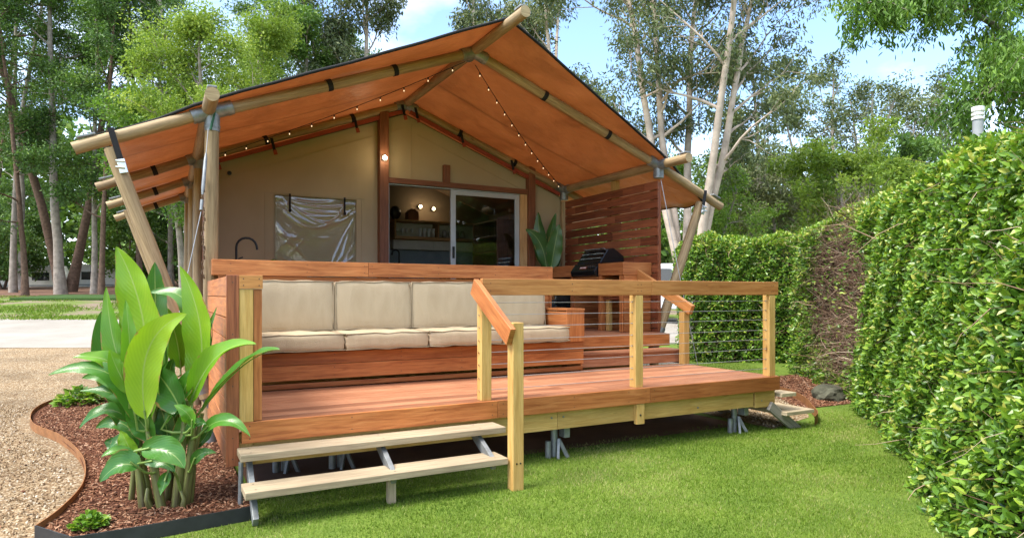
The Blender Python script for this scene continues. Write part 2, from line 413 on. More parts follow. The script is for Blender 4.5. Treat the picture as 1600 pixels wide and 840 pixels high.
M['stone']=leafmat('gravel_stone',[(0,(.11,.07,.04)),(.4,(.27,.185,.105)),(.8,(.39,.295,.18)),(1,(.60,.54,.44))],.85,0.0,.2)
BED_IN=[(p[0]*.97-.01,p[1]*.985+.02) for p in BED]
tag(chips('bark_mulch_chips',BED_IN,26000,GZ+.052,.015,.055,.006,.016,.35,M['chip']),'brown bark mulch chips covering the garden bed','mulch',kind='stuff')
GPOLY=[(-4.2,-.6),(-1.16,-.25),(-1.2,.2),(-1.06,.8),(-1.1,1.5),(-1.25,2.2),(-1.5,2.9),(-1.8,3.8),(-1.95,4.6),(-1.9,5.4),(-3,7),(-5.5,7)]
tag(chips('loose_gravel_stones',GPOLY,36000,GZ+.004,.008,.026,.008,.022,.3,M['stone'],.004,.7),'loose crushed gravel stones on the driveway','gravel',kind='stuff')
tag(chips('bark_mulch_chips',[(6.6,.75),(8.4,.7),(8.9,2.6),(7.3,2.9),(7.1,1.5)],9000,GZ+.008,.02,.07,.008,.02,.35,M['chip']),'dark bark mulch at the foot of the bare hedge patch','mulch',kind='stuff')
tag(chips('loose_gravel_stones',[(5.4,.15),(6.2,.4),(6.9,1.0),(7.2,1.8),(5.6,2.4)],2500,GZ+.004,.012,.03,.01,.025,.3,M['stone'],.004,.7),'loose gravel inside the curved edging beyond the deck','gravel',kind='stuff')
tag(chips('fallen_leaves',GPOLY,230,GZ+.012,.03,.07,.015,.03,.3,M['chip'],.004,.15),'scattered dry leaves on the gravel','leaf litter',kind='stuff')
def grass():
    n=560000
    # denser near the viewer
    o=3.2+ (rng.uniform(0,1,n)**1.35)*9.0; a=rng.uniform(-.75,.85,n)*o*1.0
    x=ORIGIN[0]+_ac[0]*a+_ou[0]*o; y=ORIGIN[1]+_ac[1]*a+_ou[1]*o
    LAWN=[(-1.2,-6),(-.95,-.43),(-.588,-.40),(.049,-.31),(.06,.45),(5.25,.55),(5.3,.05),(6.2,.2),(6.5,.55),(7.6,.75),(7.0,-.4),(5.6,-2),(3.6,-4),(2,-6)]
    k=inside(LAWN,x,y)
    # the lawn thins in the dry shade below the deck
    k&=~((y>.0)&(rng.uniform(0,1,n)<np.clip(y*1.7,0,.95)))
    k&=rng.uniform(0,1,n)<np.clip(1.25+.9*np.sin(x*1.7+1)*np.sin(y*2.1+x*.8)+.5*np.sin(x*5+y*3)*np.sin(y*4.3),.35,1)
    k|=(inside([(5.35,2.6),(9,3),(9,6),(5.35,6)],x,y)&(rng.uniform(0,1,n)<.5))
    x,y=x[k],y[k];n=len(x)
    h=rng.uniform(.009,.024,n); w=rng.uniform(.0018,.0038,n); th=rng.uniform(0,2*np.pi,n); ln=rng.uniform(0,.018,n); ph=rng.uniform(0,2*np.pi,n)
    oo=out_of(x,y); z=GZ+SLOPE*np.clip(oo-KINK,0,None)
    sc=np.clip(oo/5,.8,2.0); w*=sc
    sx,sy=np.cos(th)*w,np.sin(th)*w
    V=np.stack([np.stack([x-sx,y-sy,z],1),np.stack([x+sx,y+sy,z],1),np.stack([x+np.cos(ph)*ln,y+np.sin(ph)*ln,z+h],1)],1).reshape(-1,3)
    F=np.arange(n*3).reshape(-1,3)
    patch=.5+.35*np.sin(x*2.1+1.3*np.sin(y*1.7))*np.sin(y*2.6+.8*np.sin(x*2.9))
    T=np.clip(rng.normal(.52,.2,n)+.55*(patch-.5)+.18*np.sin(x*6+2*np.sin(y*5))*np.sin(y*7+x*2)+.30*np.clip(np.sin(x*.9+2+y*.5)*np.sin(y*1.1-x*.6)-.25,0,1)+(rng.uniform(0,1,n)<.05)*.5,0,1)
    return fast('lawn_grass',V,F,T,M['blade'])
tag(grass(),'short mown green lawn in front of the deck','grass',kind='stuff')

def rough_grass():
    n=60000; o=rng.uniform(21.2,36,n); a=rng.uniform(-32,-9,n)*o/30; x=ORIGIN[0]+_ac[0]*a+_ou[0]*o; y=ORIGIN[1]+_ac[1]*a+_ou[1]*o
    f=np.sin(a*.55+.6*np.sin(o*.9))*np.sin(o*.8+.5*np.sin(a*.7))+.35*np.sin(a*2.1+o*1.3); k=rng.uniform(0,1,n)<np.clip(.45+1.1*f,0,1); x,y,o=x[k],y[k],o[k]; n=len(x)
    h=rng.uniform(.03,.10,n); w=rng.uniform(.012,.03,n); th=rng.uniform(0,2*np.pi,n); z=GZ+SLOPE*(o-KINK)
    V=np.stack([np.stack([x-np.cos(th)*w,y-np.sin(th)*w,z],1),np.stack([x+np.cos(th)*w,y+np.sin(th)*w,z],1),np.stack([x+rng.normal(0,.04,n),y+rng.normal(0,.04,n),z+h],1)],1).reshape(-1,3)
    return fast('rough_grass',V,np.arange(n*3).reshape(-1,3),np.clip(rng.normal(.45,.22,n),0,1),M['blade'])
tag(rough_grass(),'patchy rough grass on the verge across the road','grass',kind='stuff')

# steel garden edging
def ribbon(mb,pts,z0,z1,th=.006):
    for i in range(len(pts)-1):
        p,q=Vector(pts[i]+(0,)),Vector(pts[i+1]+(0,)); d=(q-p).normalized(); n=Vector((-d.y,d.x,0))*th
        vs=[]
        for P in (p,q):
            for s in (-.5,.5):
                for z in (z0,z1): vs.append((P.x+n.x*s,P.y+n.y*s,z))
        mb.add(vs,[(0,4,5,1),(2,3,7,6),(1,5,7,3),(0,2,6,4)],tint=.5,smooth=False)
    return mb
def smooth_line(pts,n=6):
    out=[]
    for i in range(len(pts)-1):
        p0=pts[max(i-1,0)];p1=pts[i];p2=pts[i+1];p3=pts[min(i+2,len(pts)-1)]
        for k in range(n):
            t=k/n; out.append(tuple(.5*((2*p1[j])+(-p0[j]+p2[j])*t+(2*p0[j]-5*p1[j]+4*p2[j]-p3[j])*t*t+(-p0[j]+3*p1[j]-3*p2[j]+p3[j])*t**3) for j in (0,1)))
    out.append(pts[-1]); return out
ed=thing('garden_edging',(-1.0,2,GZ),'curved rusty steel edging round the mulched garden bed','garden edging')
ribbon(MB(),smooth_line(BED[0:11],7),GZ-.02,-.49).build('rusted_strip',M['corten'],ed)
fr=MB(); ribbon(fr,[BED[10],BED[11],BED[12],BED[13]],GZ-.02,-.49,.008); fr.tube([(.045,-.285,-.505),(.045,-.297,-.505)],.012,8)
s_=fr.build('front_strip',M['edge_black'],ed); s_['label']='straight dark steel strip along the lawn'
ed2=thing('garden_edging',(6.5,.6,GZ),'short curved rusty edging beside the far side steps','garden edging')
ribbon(MB(),smooth_line([(5.86,-.02),(6.15,.16),(6.5,.5),(6.95,.95),(7.4,1.6),(7.6,2.4)],6),GZ-.02,-.47).build('rusted_strip',M['corten'],ed2)

# ------------------------------------------------------------------ the deck
W=5.32; UP=.36
deck=thing('timber_deck',(W/2,1,GZ),'red hardwood two level deck raised on steel footings in front of the tent','deck')
def planks(mb,x0,x1,y0,y1,ztop,pw=.138,gap=.004,th=.022,joints=True):
    y=y0
    while y<y1-.01:
        ye=min(y+pw-gap,y1); xs=[x0]
        if joints:
            k=random.uniform(1.0,3.2)
            while k<x1-x0-.5: xs.append(x0+k); k+=random.uniform(1.6,3.0)
        xs.append(x1)
        for a,b in zip(xs,xs[1:]): mb.box(a+.001,b-.001,y,ye,ztop-th-random.uniform(0,.001),ztop)
        y+=pw
m=MB(); planks(m,.005,W-.005,.028,1.48,0,.135); screws(m,[(.2225+i*.62+s,.028+.135*j+d,0) for i in range(9) for j in range(11) for s in (0,) for d in (.03,.10) if .028+.135*j+d<1.38],(0,0,1),.004)
m.build('floor_boards',[M['deckboard'],M['screw']],deck,.002)
m=MB(); planks(m,.10,5.40,1.84,4.40,UP,.135); m.build('upper_floor_boards',M['deckboard'],deck,.002)
m=MB()
for a,b in ((-.0,1.95),(1.953,3.55),(3.553,W)): m.box(a,b,-.003,.026,-.145,-.001)
m.box(W-.0285,W-.002,.029,1.50,-.145,-.001)
screws(m,[(x,-.003,z) for x in (.05,.75,1.4,1.9,2.0,2.7,3.3,3.5,3.6,4.3,4.9,5.27) for z in (-.03,-.115)],(0,-1,0))
m.build('fascia',[M['jarrah'],M['screw']],deck,.003)
m=MB(); m.box(.02,2.56,.05,.095,-.305,-.147); m.box(2.563,4.98,.05,.095,-.305,-.147); m.box(5.0,5.30,.045,.10,-.32,-.147,tint=.4); 
m.box(3.40,3.49,.004,.049,-.335,-.147,tint=.6)
for i in range(9): m.box(.2+i*.62,.245+i*.62,.11,1.48,-.30,-.03)
m.box(.1,5.3,1.2,1.245,-.45,-.305); m.box(.1,5.3,2.3,2.345,-.3,.2); m.box(.1,5.3,4.3,4.345,-.3,.2)
m.build('bearer',M['pine'],deck,.002)
m=MB()
for x in (1.6,2.5,2.62,3.44,3.44,4.2,5.1): m.lathe((x,.048,0),[(0,0)],3) if False else m.tube([(x,.003 if abs(x-3.44)<.01 else .052,-.20-.05*(x>3)),(x,-.003 if abs(x-3.44)<.01 else .044,-.20-.05*(x>3))],.009,8)
m.build('bolt',M['steel'],deck)
# step between the two levels
st=MB(); 
for y0,y1 in ((1.455,1.62),(1.624,1.80)): st.box(3.772,5.33,y0,y1,.158,.18)
st.box(3.775,5.325,1.48,1.505,.022,.155)
st.box(5.30,5.325,1.506,1.80,.0,.155)
stp=st.build('step',M['deckboard'],deck,.003); stp['label']='single long hardwood step'
m=MB(); m.box(3.775,5.42,1.815,1.838,.20,UP-.002); m.box(3.775,5.42,1.822,1.840,.02,.16); m.box(5.40,5.425,1.842,4.4,.2,UP-.002)
m.build('riser_board',M['jarrah'],deck,.003)
# left side wall of boards
m=MB(); z=-.28
for i in range(9):
    h=.140; 
    if z+h>1.04: h=1.04-z
    m.box(-.095,-.072,.022,2.0,z,z+h-.004); z+=.142
m.build('side_boards',M['jarrah'],deck,.003)
m=MB(); m.box(-.097,-.018,-.006,.018,-.29,1.0); screws(m,[(-.058,-.006,z) for z in (.95,.6,.25,-.1,-.24)],(0,-1,0))
m.build('corner_trim',[M['slat'],M['screw']],deck,.003)
m=MB(); m.box(-.016,.074,.0,.09,.0,.905,tint=.7); m.box(-.016,.074,.03,.09,-.31,-.148,tint=.6); m.build('corner_post',M['pine'],deck,.003)
m=MB(); m.box(-.016,.134,-.008,.09,.907,1.0); m.box(-.012,.10,.092,1.55,.955,1.0); screws(m,[(x,-.008,z) for x in (.01,.11) for z in (.93,.975)],(0,-1,0))
m.build('cap_rail',[M['rail'],M['screw']],deck,.003)
m=MB(); m.box(.077,.130,.004,.03,.004,.905,tint=.35); m.box(.077,.1,.032,1.4,.004,.9,tint=.2); m.build('inner_trim',M['jarrah'],deck,.003)
# footings under the deck
def footing(x,y,lab=None):
    f=MB(); f.tube([(x,y,GZ-.05),(x,y,-.31)],.032,12)
    fo=f.build('footing',M['steel'],deck)
    b=MB(); b.box(x+.045,x+.105,y-.10,y-.01,-.40,-.27); b.build('bracket',M['steel'],fo,.003)
    c=MB(); c.tube([(x-.075,y-.02,GZ-.03),(x-.075,y-.02,-.43)],.028,10)
    for s in (-.05,.065): c.bar((x+.03,y-.03,-.42),(x+.03+s,y-.10,GZ-.02),.022,.03)
    c.build('anchor_peg',M['steel'],fo)
    return fo
for x,y in ((2.62,.20),(4.86,.20),(.42,.85),(.85,.75),(2.62,2.3),(.5,2.3),(4.8,2.3)): footing(x,y)

# front steps
fs=thing('front_steps',(.93,-.25,GZ),'pair of pale weathered timber treads stepping up to the deck','steps')
for nm,x1,y0,y1,z in (('tread',1.90,-.24,.0-.008,-.168),('tread',1.785,-.50,-.265,-.342)):
    m=MB(); m.box(-.032,x1,y0,y1,z-.046,z); screws(m,[(x,y,z) for x in (.035,.93,1.70) for y in (y0+.05,y1-.05)],(0,0,1),.006); m.build(nm,[M['weathered'],M['screw']],fs,.004)
for x in (.035,.93,1.70):
    m=MB(); m.bar((x,-.03,-.20),(x,-.44,-.55 if x<.1 else -.40),.035,.075,up=(0,1,0)); m.box(x-.03,x+.03,-.20,-.05,-.222,-.215); m.box(x-.03,x+.03,-.46,-.31,-.396,-.389)
    if x<.1: m.tube([(x-.05,-.1,-.24),(x-.055,-.1,GZ)],.016,8)
    m.build('steel_stringer',M['steel'],fs,.002)
m=MB(); m.box(.90,.955,-.40,-.345,GZ-.02,-.391); pg=m.build('peg',M['weathered'],fs,.003)

# front railing
rl=thing('deck_railing',(3.5,.05,0),'timber handrail with pine posts and thin steel wires along the deck front','railing')
def post(mb_par,x,y,z0,z1,holes=True,name='post'):
    m=MB(); m.box(x-.045,x+.045,y-.045,y+.045,z0,z1)
    return m.build(name,M['pine'],mb_par,.004)
P1=post(rl,1.865,.075,.0,.86); P2=post(rl,3.45,.075,.0,.86); P3=post(rl,5.245,.075,.0,.86)
sp=MB(); sp.box(1.80,1.89,-.545,-.455,GZ-.03,.66); SP=sp.build('stair_post',M['pine'],rl,.004)
m=MB(); m.box(1.825,3.60,.028,.073,.862,1.0,tint=.45); m.box(3.603,5.335,.028,.073,.862,1.0,tint=.25); screws(m,[(x,.028,z) for x in (1.90,2.7,3.43,3.47,4.3,5.23,5.26) for z in (.90,.96)],(0,-1,0))
m.build('top_rail',[M['rail'],M['screw']],rl,.004)
# sloping stair rail
m=MB(); a=Vector((1.775,.075,.935)); b_=Vector((1.775,-.56,.555)); m.bar(a,b_,.045,.14,tint=.5); sr=m.build('stair_rail',M['jarrah'],rl,.004)
m=MB(); m.box(1.7985,1.8,-.52,-.48,.45,.62)
WZ=[.08,.18,.29,.39,.49,.60,.70,.80]
ft=MB()
for i,z in enumerate(WZ):
    w=MB(); w.tube([(1.911,.075,z),(3.404,.075,z-.001)],.0028,6); w.tube([(3.496,.075,z),(5.199,.075,z)],.0028,6); w.build('wire',M['rope'],rl)
    for x in (1.865,3.45,5.245):
        for s in (-1,): ft.tube([(x-.0445,.075,z),(x-.052,.075,z)],.008,8)
ft.build('wire_fittings',M['chrome'],rl)
m=MB()
for x,z in ((1.83,-.38),(1.862,-.38)): m.tube([(x,-.5445,z),(x,-.548,z)],.007,8)
m.build('bolt',M['black'],rl)

# handrail of the inner step
ir=thing('step_handrail',(5.28,1.6,0),'short sloping timber handrail beside the inner step near the barbecue','handrail')
m=MB(); m.bar((5.20,2.40,1.235),(5.27,1.25,.675),.06,.12,tint=.6); m.build('rail',M['rail'],ir,.004)
m=MB(); m.box(5.215,5.305,1.33,1.42,.0,.66); m.build('post',M['pine'],ir,.004)

M['grey_timber']=wood('grey_timber',(.14,.12,.10),(.22,.19,.16),(.30,.27,.23),.8)
# side steps at the far corner
ss=thing('side_steps',(5.55,.2,GZ),'small timber side steps going down to the gravel at the deck corner','steps')
for x0,x1,z in ((5.33,5.56,-.185),(5.36,5.80,-.38)):
    m=MB(); m.box(x0,x1,-.02 if x0<5.35 else -.06,1.1,z-.04,z); m.build('tread',M['weathered'],ss,.004)
for y in (.03,1.0): m=MB(); m.bar((5.20,y,-.31),(5.66,y,-.62),.04,.10); m.build('stringer',M['grey_timber'],ss,.003)

# built in bench
be=thing('bench_seat',(1.95,1.7,0),'long built-in hardwood bench with a high boarded back and square armrest','bench')
m=MB(); z=.012
for h in (.045,): m.box(.135,3.76,1.405,1.43,.012,.055)
m.box(.135,3.765,1.40,1.425,.085,.222); m.box(.135,3.765,1.40,1.425,.226,.335)
m.box(3.742,3.766,1.427,1.83,.0,.335)
screws(m,[(x,1.40,z) for x in (.3,.95,1.6,2.25,2.9,3.5) for z in (.12,.19,.26,.31)],(0,-1,0))
m.build('front_boards',[M['jarrah'],M['screw']],be,.003)
m=MB(); m.box(.14,3.74,1.427,1.95,.30,.334,tint=.3); m.build('seat_base',M['jarrah'],be)
m=MB(); m.box(3.53,3.766,1.385,1.40,.336,.685,tint=.62) ; m.box(3.53,3.55,1.402,1.95,.336,.675,tint=.35); m.box(3.742,3.766,1.402,1.95,.336,.675,tint=.5); m.box(3.525,3.77,1.38,1.95,.686,.71,tint=.4)
ar=m.build('armrest',M['jarrah'],be,.003)
m=MB(); z=.34
for i in range(5): m.box(.02,3.66,1.965,1.985,z,z+.137); z+=.141
m.box(3.645,3.667,1.93,1.963,.34,1.04)
m.build('back_boards',M['jarrah'],be,.003)
m=MB(); m.box(-.062,1.42,1.915,2.045,1.05,1.198,tint=.85); m.box(1.423,3.672,1.915,2.045,1.05,1.198,tint=.5)
screws(m,[(x,1.915,z) for x in (.1,.8,1.38,1.46,2.2,2.9,3.6) for z in (1.09,1.16)],(0,-1,0))
m.build('back_cap',[M['jarrah'],M['screw']],be,.004)

# cushions
def fabric_mat():
    m,N,L,b=newmat('tan_outdoor_fabric'); oc=N.new('ShaderNodeTexCoord').outputs['Object']
    g=noise(N,L,mapping(N,L,oc,(3.5,3.5,1.2)),2.4,5,.6,.6); r=ramp(N,[(.3,(.43,.335,.215)),(.7,(.49,.39,.26))]); L.new(g,r.inputs[0]); L.new(r.outputs[0],b.inputs['Base Color'])
    setp(b,rough=.8,spec=.25); a=N.new('ShaderNodeMath'); a.operation='MULTIPLY_ADD'; L.new(g,a.inputs[0]); a.inputs[1].default_value=1.6; L.new(noise(N,L,oc,160,2),a.inputs[2]); bump(N,L,b,a.outputs[0],.32,.012); return m
M['fabric']=fabric_mat(); M['piping']=plain('cushion_piping',(.30,.235,.15),.75)
def cushion(name,loc,sx,sy,sz,lab,grp,seed,tilt=0):
    rr=random.Random(seed)
    bm=bmesh.new(); n=10
    bmesh.ops.create_cube(bm,size=1); bmesh.ops.subdivide_edges(bm,edges=bm.edges[:],cuts=n,use_grid_fill=True)
    ph=[rr.uniform(0,6) for _ in range(6)]
    for v in bm.verts:
        x,y,z=v.co*2
        # soft box: rounded corners, plump faces
        px=(1-abs(x)**4); py=(1-abs(y)**4); pz=(1-abs(z)**4)
        X=x*(1-.035*(y*y*z*z))*sx/2; Y=y*sy/2; Z=z*sz/2
        X+=math.copysign(.010,x)*(abs(x)>.99)*py*pz*1.0
        Y+=math.copysign(.022,y)*(abs(y)>.99)*px*pz*.7
        Z+=math.copysign(.014,z)*(abs(z)>.99)*px*py
        Z+=.004*math.sin(7*x+ph[0]+2*y)*(1-abs(z)*.3)+.003*math.sin(11*x+ph[1]); Y+=.004*math.sin(5*x+4*z+ph[2])*py
        X+=.003*math.sin(9*z+ph[3])
        v.co=(X,Y,Z)
    me=bpy.data.meshes.new(name); bm.to_mesh(me); bm.free()
    for p in me.polygons: p.use_smooth=True
    me.materials.append(M['fabric']); o=bpy.data.objects.new(name,me); COL.objects.link(o)
    o.location=loc; o.rotation_euler=(tilt,0,rr.uniform(-.008,.008)); be_=o.modifiers.new('bevel','BEVEL'); be_.width=.012; be_.segments=2; be_.angle_limit=R(50)
    tag(o,lab,'cushion',grp)
    # piping round both broad faces
    pm=MB(); hx,hy,hz=sx/2,sy/2,sz/2; r=.0065
    if sz<sy: loops=[[(-hx,-hy,s),(hx,-hy,s),(hx,hy,s),(-hx,hy,s),(-hx,-hy,s)] for s in (-hz,hz)]
    else: loops=[[(-hx,s,-hz),(hx,s,-hz),(hx,s,hz),(-hx,s,hz),(-hx,s,-hz)] for s in (-hy,hy)]
    for lp in loops:
        pts=[]
        for p,q in zip(lp,lp[1:]):
            for k in range(6):
                t=k/6; w_=Vector(p).lerp(Vector(q),t); w_.z+=.004*math.sin(7*w_.x/hx+ph[0]+2*w_.y/hy)+.003*math.sin(11*w_.x/hx+ph[1]); pts.append(w_*1.002)
        pts.append(Vector(pts[0])); pm.tube(pts,r,6,False)
    pp=pm.build('piping',M['piping']); pp.parent=o
    return o
sx=[.14,1.02,1.845,2.665,3.50]; names=['leftmost tan seat cushion on the bench by the corner post','second tan seat cushion from the left on the bench','third tan seat cushion from the left, left of the stair post','rightmost tan seat cushion on the bench beside the armrest']
for i in range(4):
    a,b_=sx[i]+.004,sx[i+1]-.006; cushion('seat_cushion',((a+b_)/2,1.575,.43),b_-a,.60,.145,names[i],'bench seat cushions',i)
bx=[.16,1.045,1.845,2.675,3.49]; names=['leftmost tan back cushion leaning on the bench back','second tan back cushion from the left','third tan back cushion from the left behind the sloping stair rail','rightmost tan back cushion seen through the railing wires']
for i in range(4):
    a,b_=bx[i]+.006,bx[i+1]-.012; top=.99 if i<3 else .95; cushion('back_cushion',((a+b_)/2,1.855,(.515+top)/2),b_-a,.135,top-.515,names[i],'bench back cushions',20+i,R(-4))

# privacy screens
def screen(name,lab,x0,x1,y0,y1,z0,z1,parentloc,batten,sl=.112,gap=.013):
    t=thing(name,parentloc,lab,'privacy screen'); m=MB(); z=z1
    while z>z0+.02:
        zb=max(z-sl,z0); k=y0
        cuts=[y0]+sorted(random.uniform(y0+.2,y1-.2) for _ in range(2))+[y1]
        for a,b_ in zip(cuts,cuts[1:]): m.box(x0,x1,a+.0005,b_-.0005,zb,z)
        z-=sl+gap
    m.build('slats',M['slat'],t,.002); m=MB()
    for y in batten: m.box(x1+.001,x1+.05,y-.035,y+.035,z0,z1-.02)
    m.build('batten',M['slat'],t,.002); return t
rs=screen('privacy_screen','tall dark red slatted timber screen behind the barbecue',5.436,5.456,2.07,4.37,.17,2.405,(5.45,3.2,.17),(2.12,3.2,4.3))
m=MB(); m.box(5.46,5.55,3.05,3.14,-.5,2.56); m.build('post',M['pine'],rs,.003)
ls=screen('privacy_screen','slatted timber screen seen edge-on beside the front left pole',-.018,.004,2.11,4.35,1.21,2.44,(0,3.2,1.2),(),.125,.004)

# outdoor cabinet with barbecue
cb=thing('outdoor_cabinet',(5.2,3.1,UP),'low hardwood barbecue cabinet with open bays against the slatted screen','cabinet')
def block(y0,y1):
    for ya in (y0,y1-.022):
        m=MB(); z=UP+.004
        while z<1.1: m.box(4.97,5.425,ya,ya+.022,z,z+.150); z+=.154
        m.build('end_boards',M['jarrah'],cb,.003)
    m=MB(); m.box(4.945,5.43,y0-.012,y1+.01,1.130,1.300,tint=.4); m.build('top_box',M['jarrah'],cb,.004)
block(2.20,2.74); block(3.39,4.08)
for y in (2.225,2.70,3.41,4.04): m=MB(); m.box(4.955,5.02,y-.0,y+.065,UP+.003,1.128); m.build('upright',M['jarrah'],cb,.003)
m=MB(); m.box(4.955,5.42,2.77,3.385,1.085,1.118); m.build('shelf',M['jarrah'],cb,.003); m=MB(); m.box(4.956,4.98,2.30,2.70,.84,.98); m.build('rail',M['jarrah'],cb,.003)
m=MB(); m.box(5.03,5.09,2.62,2.69,UP+.003,1.08,tint=.6); m.build('pine_stud',M['pine'],cb,.003)
m=MB(); m.box(5.40,5.43,2.23,4.07,UP+.003,1.125); m.box(4.99,5.40,2.23,2.73,.80,.83); m.box(5.0,5.39,2.75,2.765,.37,1.08); m.build('inner_panel',M['slat'],cb)
fg=thing('bar_fridge',(5.15,3.75,UP),'black glass fronted bar fridge in the far cabinet bay','fridge')
m=MB(); m.box(5.03,5.38,3.49,4.03,UP+.004,1.10); m.build('body',M['gloss_black'],fg,.005)
m=MB(); m.box(5.015,5.028,3.50,4.02,.40,1.08); dr=m.build('door',M['gloss_black'],fg,.003)
m=MB(); m.box(5.0,5.014,3.52,3.535,.5,1.0); m.box(5.0,5.014,3.98,3.995,.42,1.06); m.build('handle',M['chrome'],dr,.002)

bq=thing('barbecue',(5.15,3.06,1.12),'black hooded gas barbecue set into the cabinet top','barbecue')
Y0,Y1=2.765,3.375
m=MB(); m.prism([(4.90,1.135),(4.885,1.20),(4.97,1.31),(5.40,1.31),(5.40,1.12),(4.95,1.12)],'y',Y0,Y1); m.build('body',M['gloss_black'],bq,.008)
m=MB(); m.prism([(4.985,1.313),(5.13,1.515),(5.24,1.535),(5.42,1.42),(5.42,1.313)],'y',Y0+.015,Y1-.015); lid=m.build('hood',M['gloss_black'],bq,.012)
m=MB()
for x,z in ((5.035,1.385),(5.082,1.450)): m.bar((x-.006,Y0+.05,z+.004),(x-.006,Y1-.05,z+.004),.012,.010)
m.tube([(5.10,Y0+.06,1.525),(5.10,Y1-.06,1.525)],.013,10)
for y in (Y0+.07,Y1-.07): m.tube([(5.10,y,1.525),(5.15,y,1.505)],.010,8)
m.build('handle',M['chrome'],lid)
# badge and control panel: red plate with white lettering strokes
n_=Vector((-.11,0,.085)).normalized()
def on_panel(y,t,off): return Vector((4.885+t*.085,y,1.20+t*.11))+Vector((-.79,0,.61))*off
ax_=Vector((0,1,0)); up_=Vector((.085,0,.11)).normalized(); nn_=Vector((-.79,0,.61))
m=MB(); m.obox(on_panel(3.09,.45,.003),ax_,up_,nn_,.17,.045,.004); m.build('badge',plain('badge_plate',(.32,.10,.06),.4),bq,.001)
m=MB()
for k in range(7): m.obox(on_panel(3.155-k*.021,.45,.006),ax_,up_,nn_,.012,.018,.002)
m.build('badge_lettering',M['white'],bq)
for k in range(3):
    m=MB(); c=on_panel(2.95-k*.055,.5,0); m.tube([c,c+nn_*.022],[.017,.013],12); kb=m.build('knob',M['black'],bq)
    q=MB(); q.tube([c+nn_*.0225,c+nn_*.0245],.008,10); q.build('knob_cap',M['chrome'],kb)

# ------------------------------------------------------------------ the safari tent
XC=2.70; XL=-.05; XR=5.45; ZR=3.66; ZJ=2.61; Y0T=2.07; TR=[2.07,4.42,6.25,8.05]
tent=thing('safari_tent',(XC,4.5,GZ),'orange roofed safari tent on round pine poles with a tan canvas front','tent')
PR=.06
def roof_z(x):
    d=abs(x-XC); D=XC-XL
    return ZR-(ZR-ZJ)*d/D if d<=D else ZJ-.425*(d-D)
def log(name,p0,p1,r=PR,parent=tent,n=16,taper=1.0):
    p0=Vector(p0);p1=Vector(p1);m=MB(); k=8; pts=[p0.lerp(p1,i/k)+Vector((random.uniform(-.003,.003),random.uniform(-.003,.003),random.uniform(-.003,.003)))*(0<i<k) for i in range(k+1)]
    m.tube(pts,[r*(1+(taper-1)*i/k)*random.uniform(.985,1.015) for i in range(k+1)],n); return m.build(name,M['log'],parent)
def sleeve(p,dirs,r=PR+.008,l=.17):
    m=MB()
    for d in dirs:
        d=Vector(d).normalized(); m.tube([Vector(p),Vector(p)+d*l],r,14); m.tube([Vector(p)+d*(l*.72),Vector(p)+d*(l*.72)+Vector((0,-.085,0))*.0+d*.02],r+.004,14)
    return m.build('steel_joint',M['steel'],tent)
log('ridge_pole',(XC,.86,ZR+.01),(XC,8.4,ZR+.01),.058)
log('eave_pole',(XL-.035,1.50,ZJ+.01),(XL,8.4,ZJ+.01),.062); log('eave_pole',(XR,1.49,ZJ),(XR,8.4,ZJ),.062)
dl=Vector((XL-XC,0,ZJ-ZR)).normalized(); dr_=Vector((XR-XC,0,ZJ-ZR)).normalized()
for i,y in enumerate(TR):
    log('rafter',(XC-.05,y,ZR-.02),(XL+.02,y,ZJ+.0),.056); log('rafter',(XC+.05,y,ZR-.02),(XR-.02,y,ZJ),.056)
    log('eave_rafter',(XL-.02,y,ZJ-.005),(-1.155,y,2.14),.056); log('eave_rafter',(XR+.02,y,ZJ-.005),(6.60,y,2.125),.056)
    if i<2:
        sleeve((XC,y,ZR-.0),[dl,dr_,(0,1,0)]); 
    sleeve((XL,y,ZJ),[(-dl.x,0,-dl.z),(-.92,0,-.39),(0,0,-1)] if i else [(-dl.x,0,-dl.z),(-.92,0,-.39),(0,0,-1.4)],PR+.009,.15 if i else .19)
    sleeve((XR,y,ZJ),[(-dr_.x,0,-dr_.z),(0,0,-1),(0,-1,0)],PR+.009,.17)
    # galvanised clamp on each rafter end
    for x,s in ((-1.06,1),(6.5,-1)): m=MB(); m.bar((x-.07*s,y,2.14+.10),(x+.07*s,y,2.14+.10+.05),.07,.018); m.build('end_clamp',M['steel'],tent,.004)
for a,b_ in (((XL-.035,1.52,ZJ+.085),(XL-.035,1.64,ZJ+.085)),((XR,1.51,ZJ+.075),(XR,1.66,ZJ+.075)),((XC,.89,ZR+.08),(XC,1.03,ZR+.08))): m=MB(); m.bar(a,b_,.08,.02); m.build('end_clamp',M['steel'],tent,.005)
for i,y in enumerate(TR):
    g0=ground(XL,y)-.05
    log('upright_pole',(XL-.03,y,g0),(XL,y,ZJ-.1),.064 if i==0 else .06); log('upright_pole',(XR+(.09 if i==0 else .03),y+(.2 if i==0 else 0),g0),(XR+(.075 if i==0 else 0),y+(.17 if i==0 else 0),ZJ-.2),.062)
m=MB(); m.tube([(XL-.03,2.07,GZ-.05),(XL-.028,2.07,-.38)],.085,16); m.build('pole_foot',M['concrete_grey'],tent)
# splayed legs
def leg(p0,p1,foot=True):
    l=log('splayed_leg',p0,p1,.068,taper=.9)
    if foot:
        p0=Vector(p0);p1=Vector(p1);d=(p0-p1).normalized()
        m=MB(); m.tube([p0-d*.34,p0-d*.05,p0+d*.10],[.078,.07,.035],14); m.build('steel_shoe',M['steel'],l)
    return l
leg((-.10,1.90,-.08),(-.865,1.965,2.155)); leg((5.42,2.16,.10),(6.235,2.10,2.16))
for y in TR[2:3]: leg((-.12,y,-.1),(-.90,y,2.1),False); 
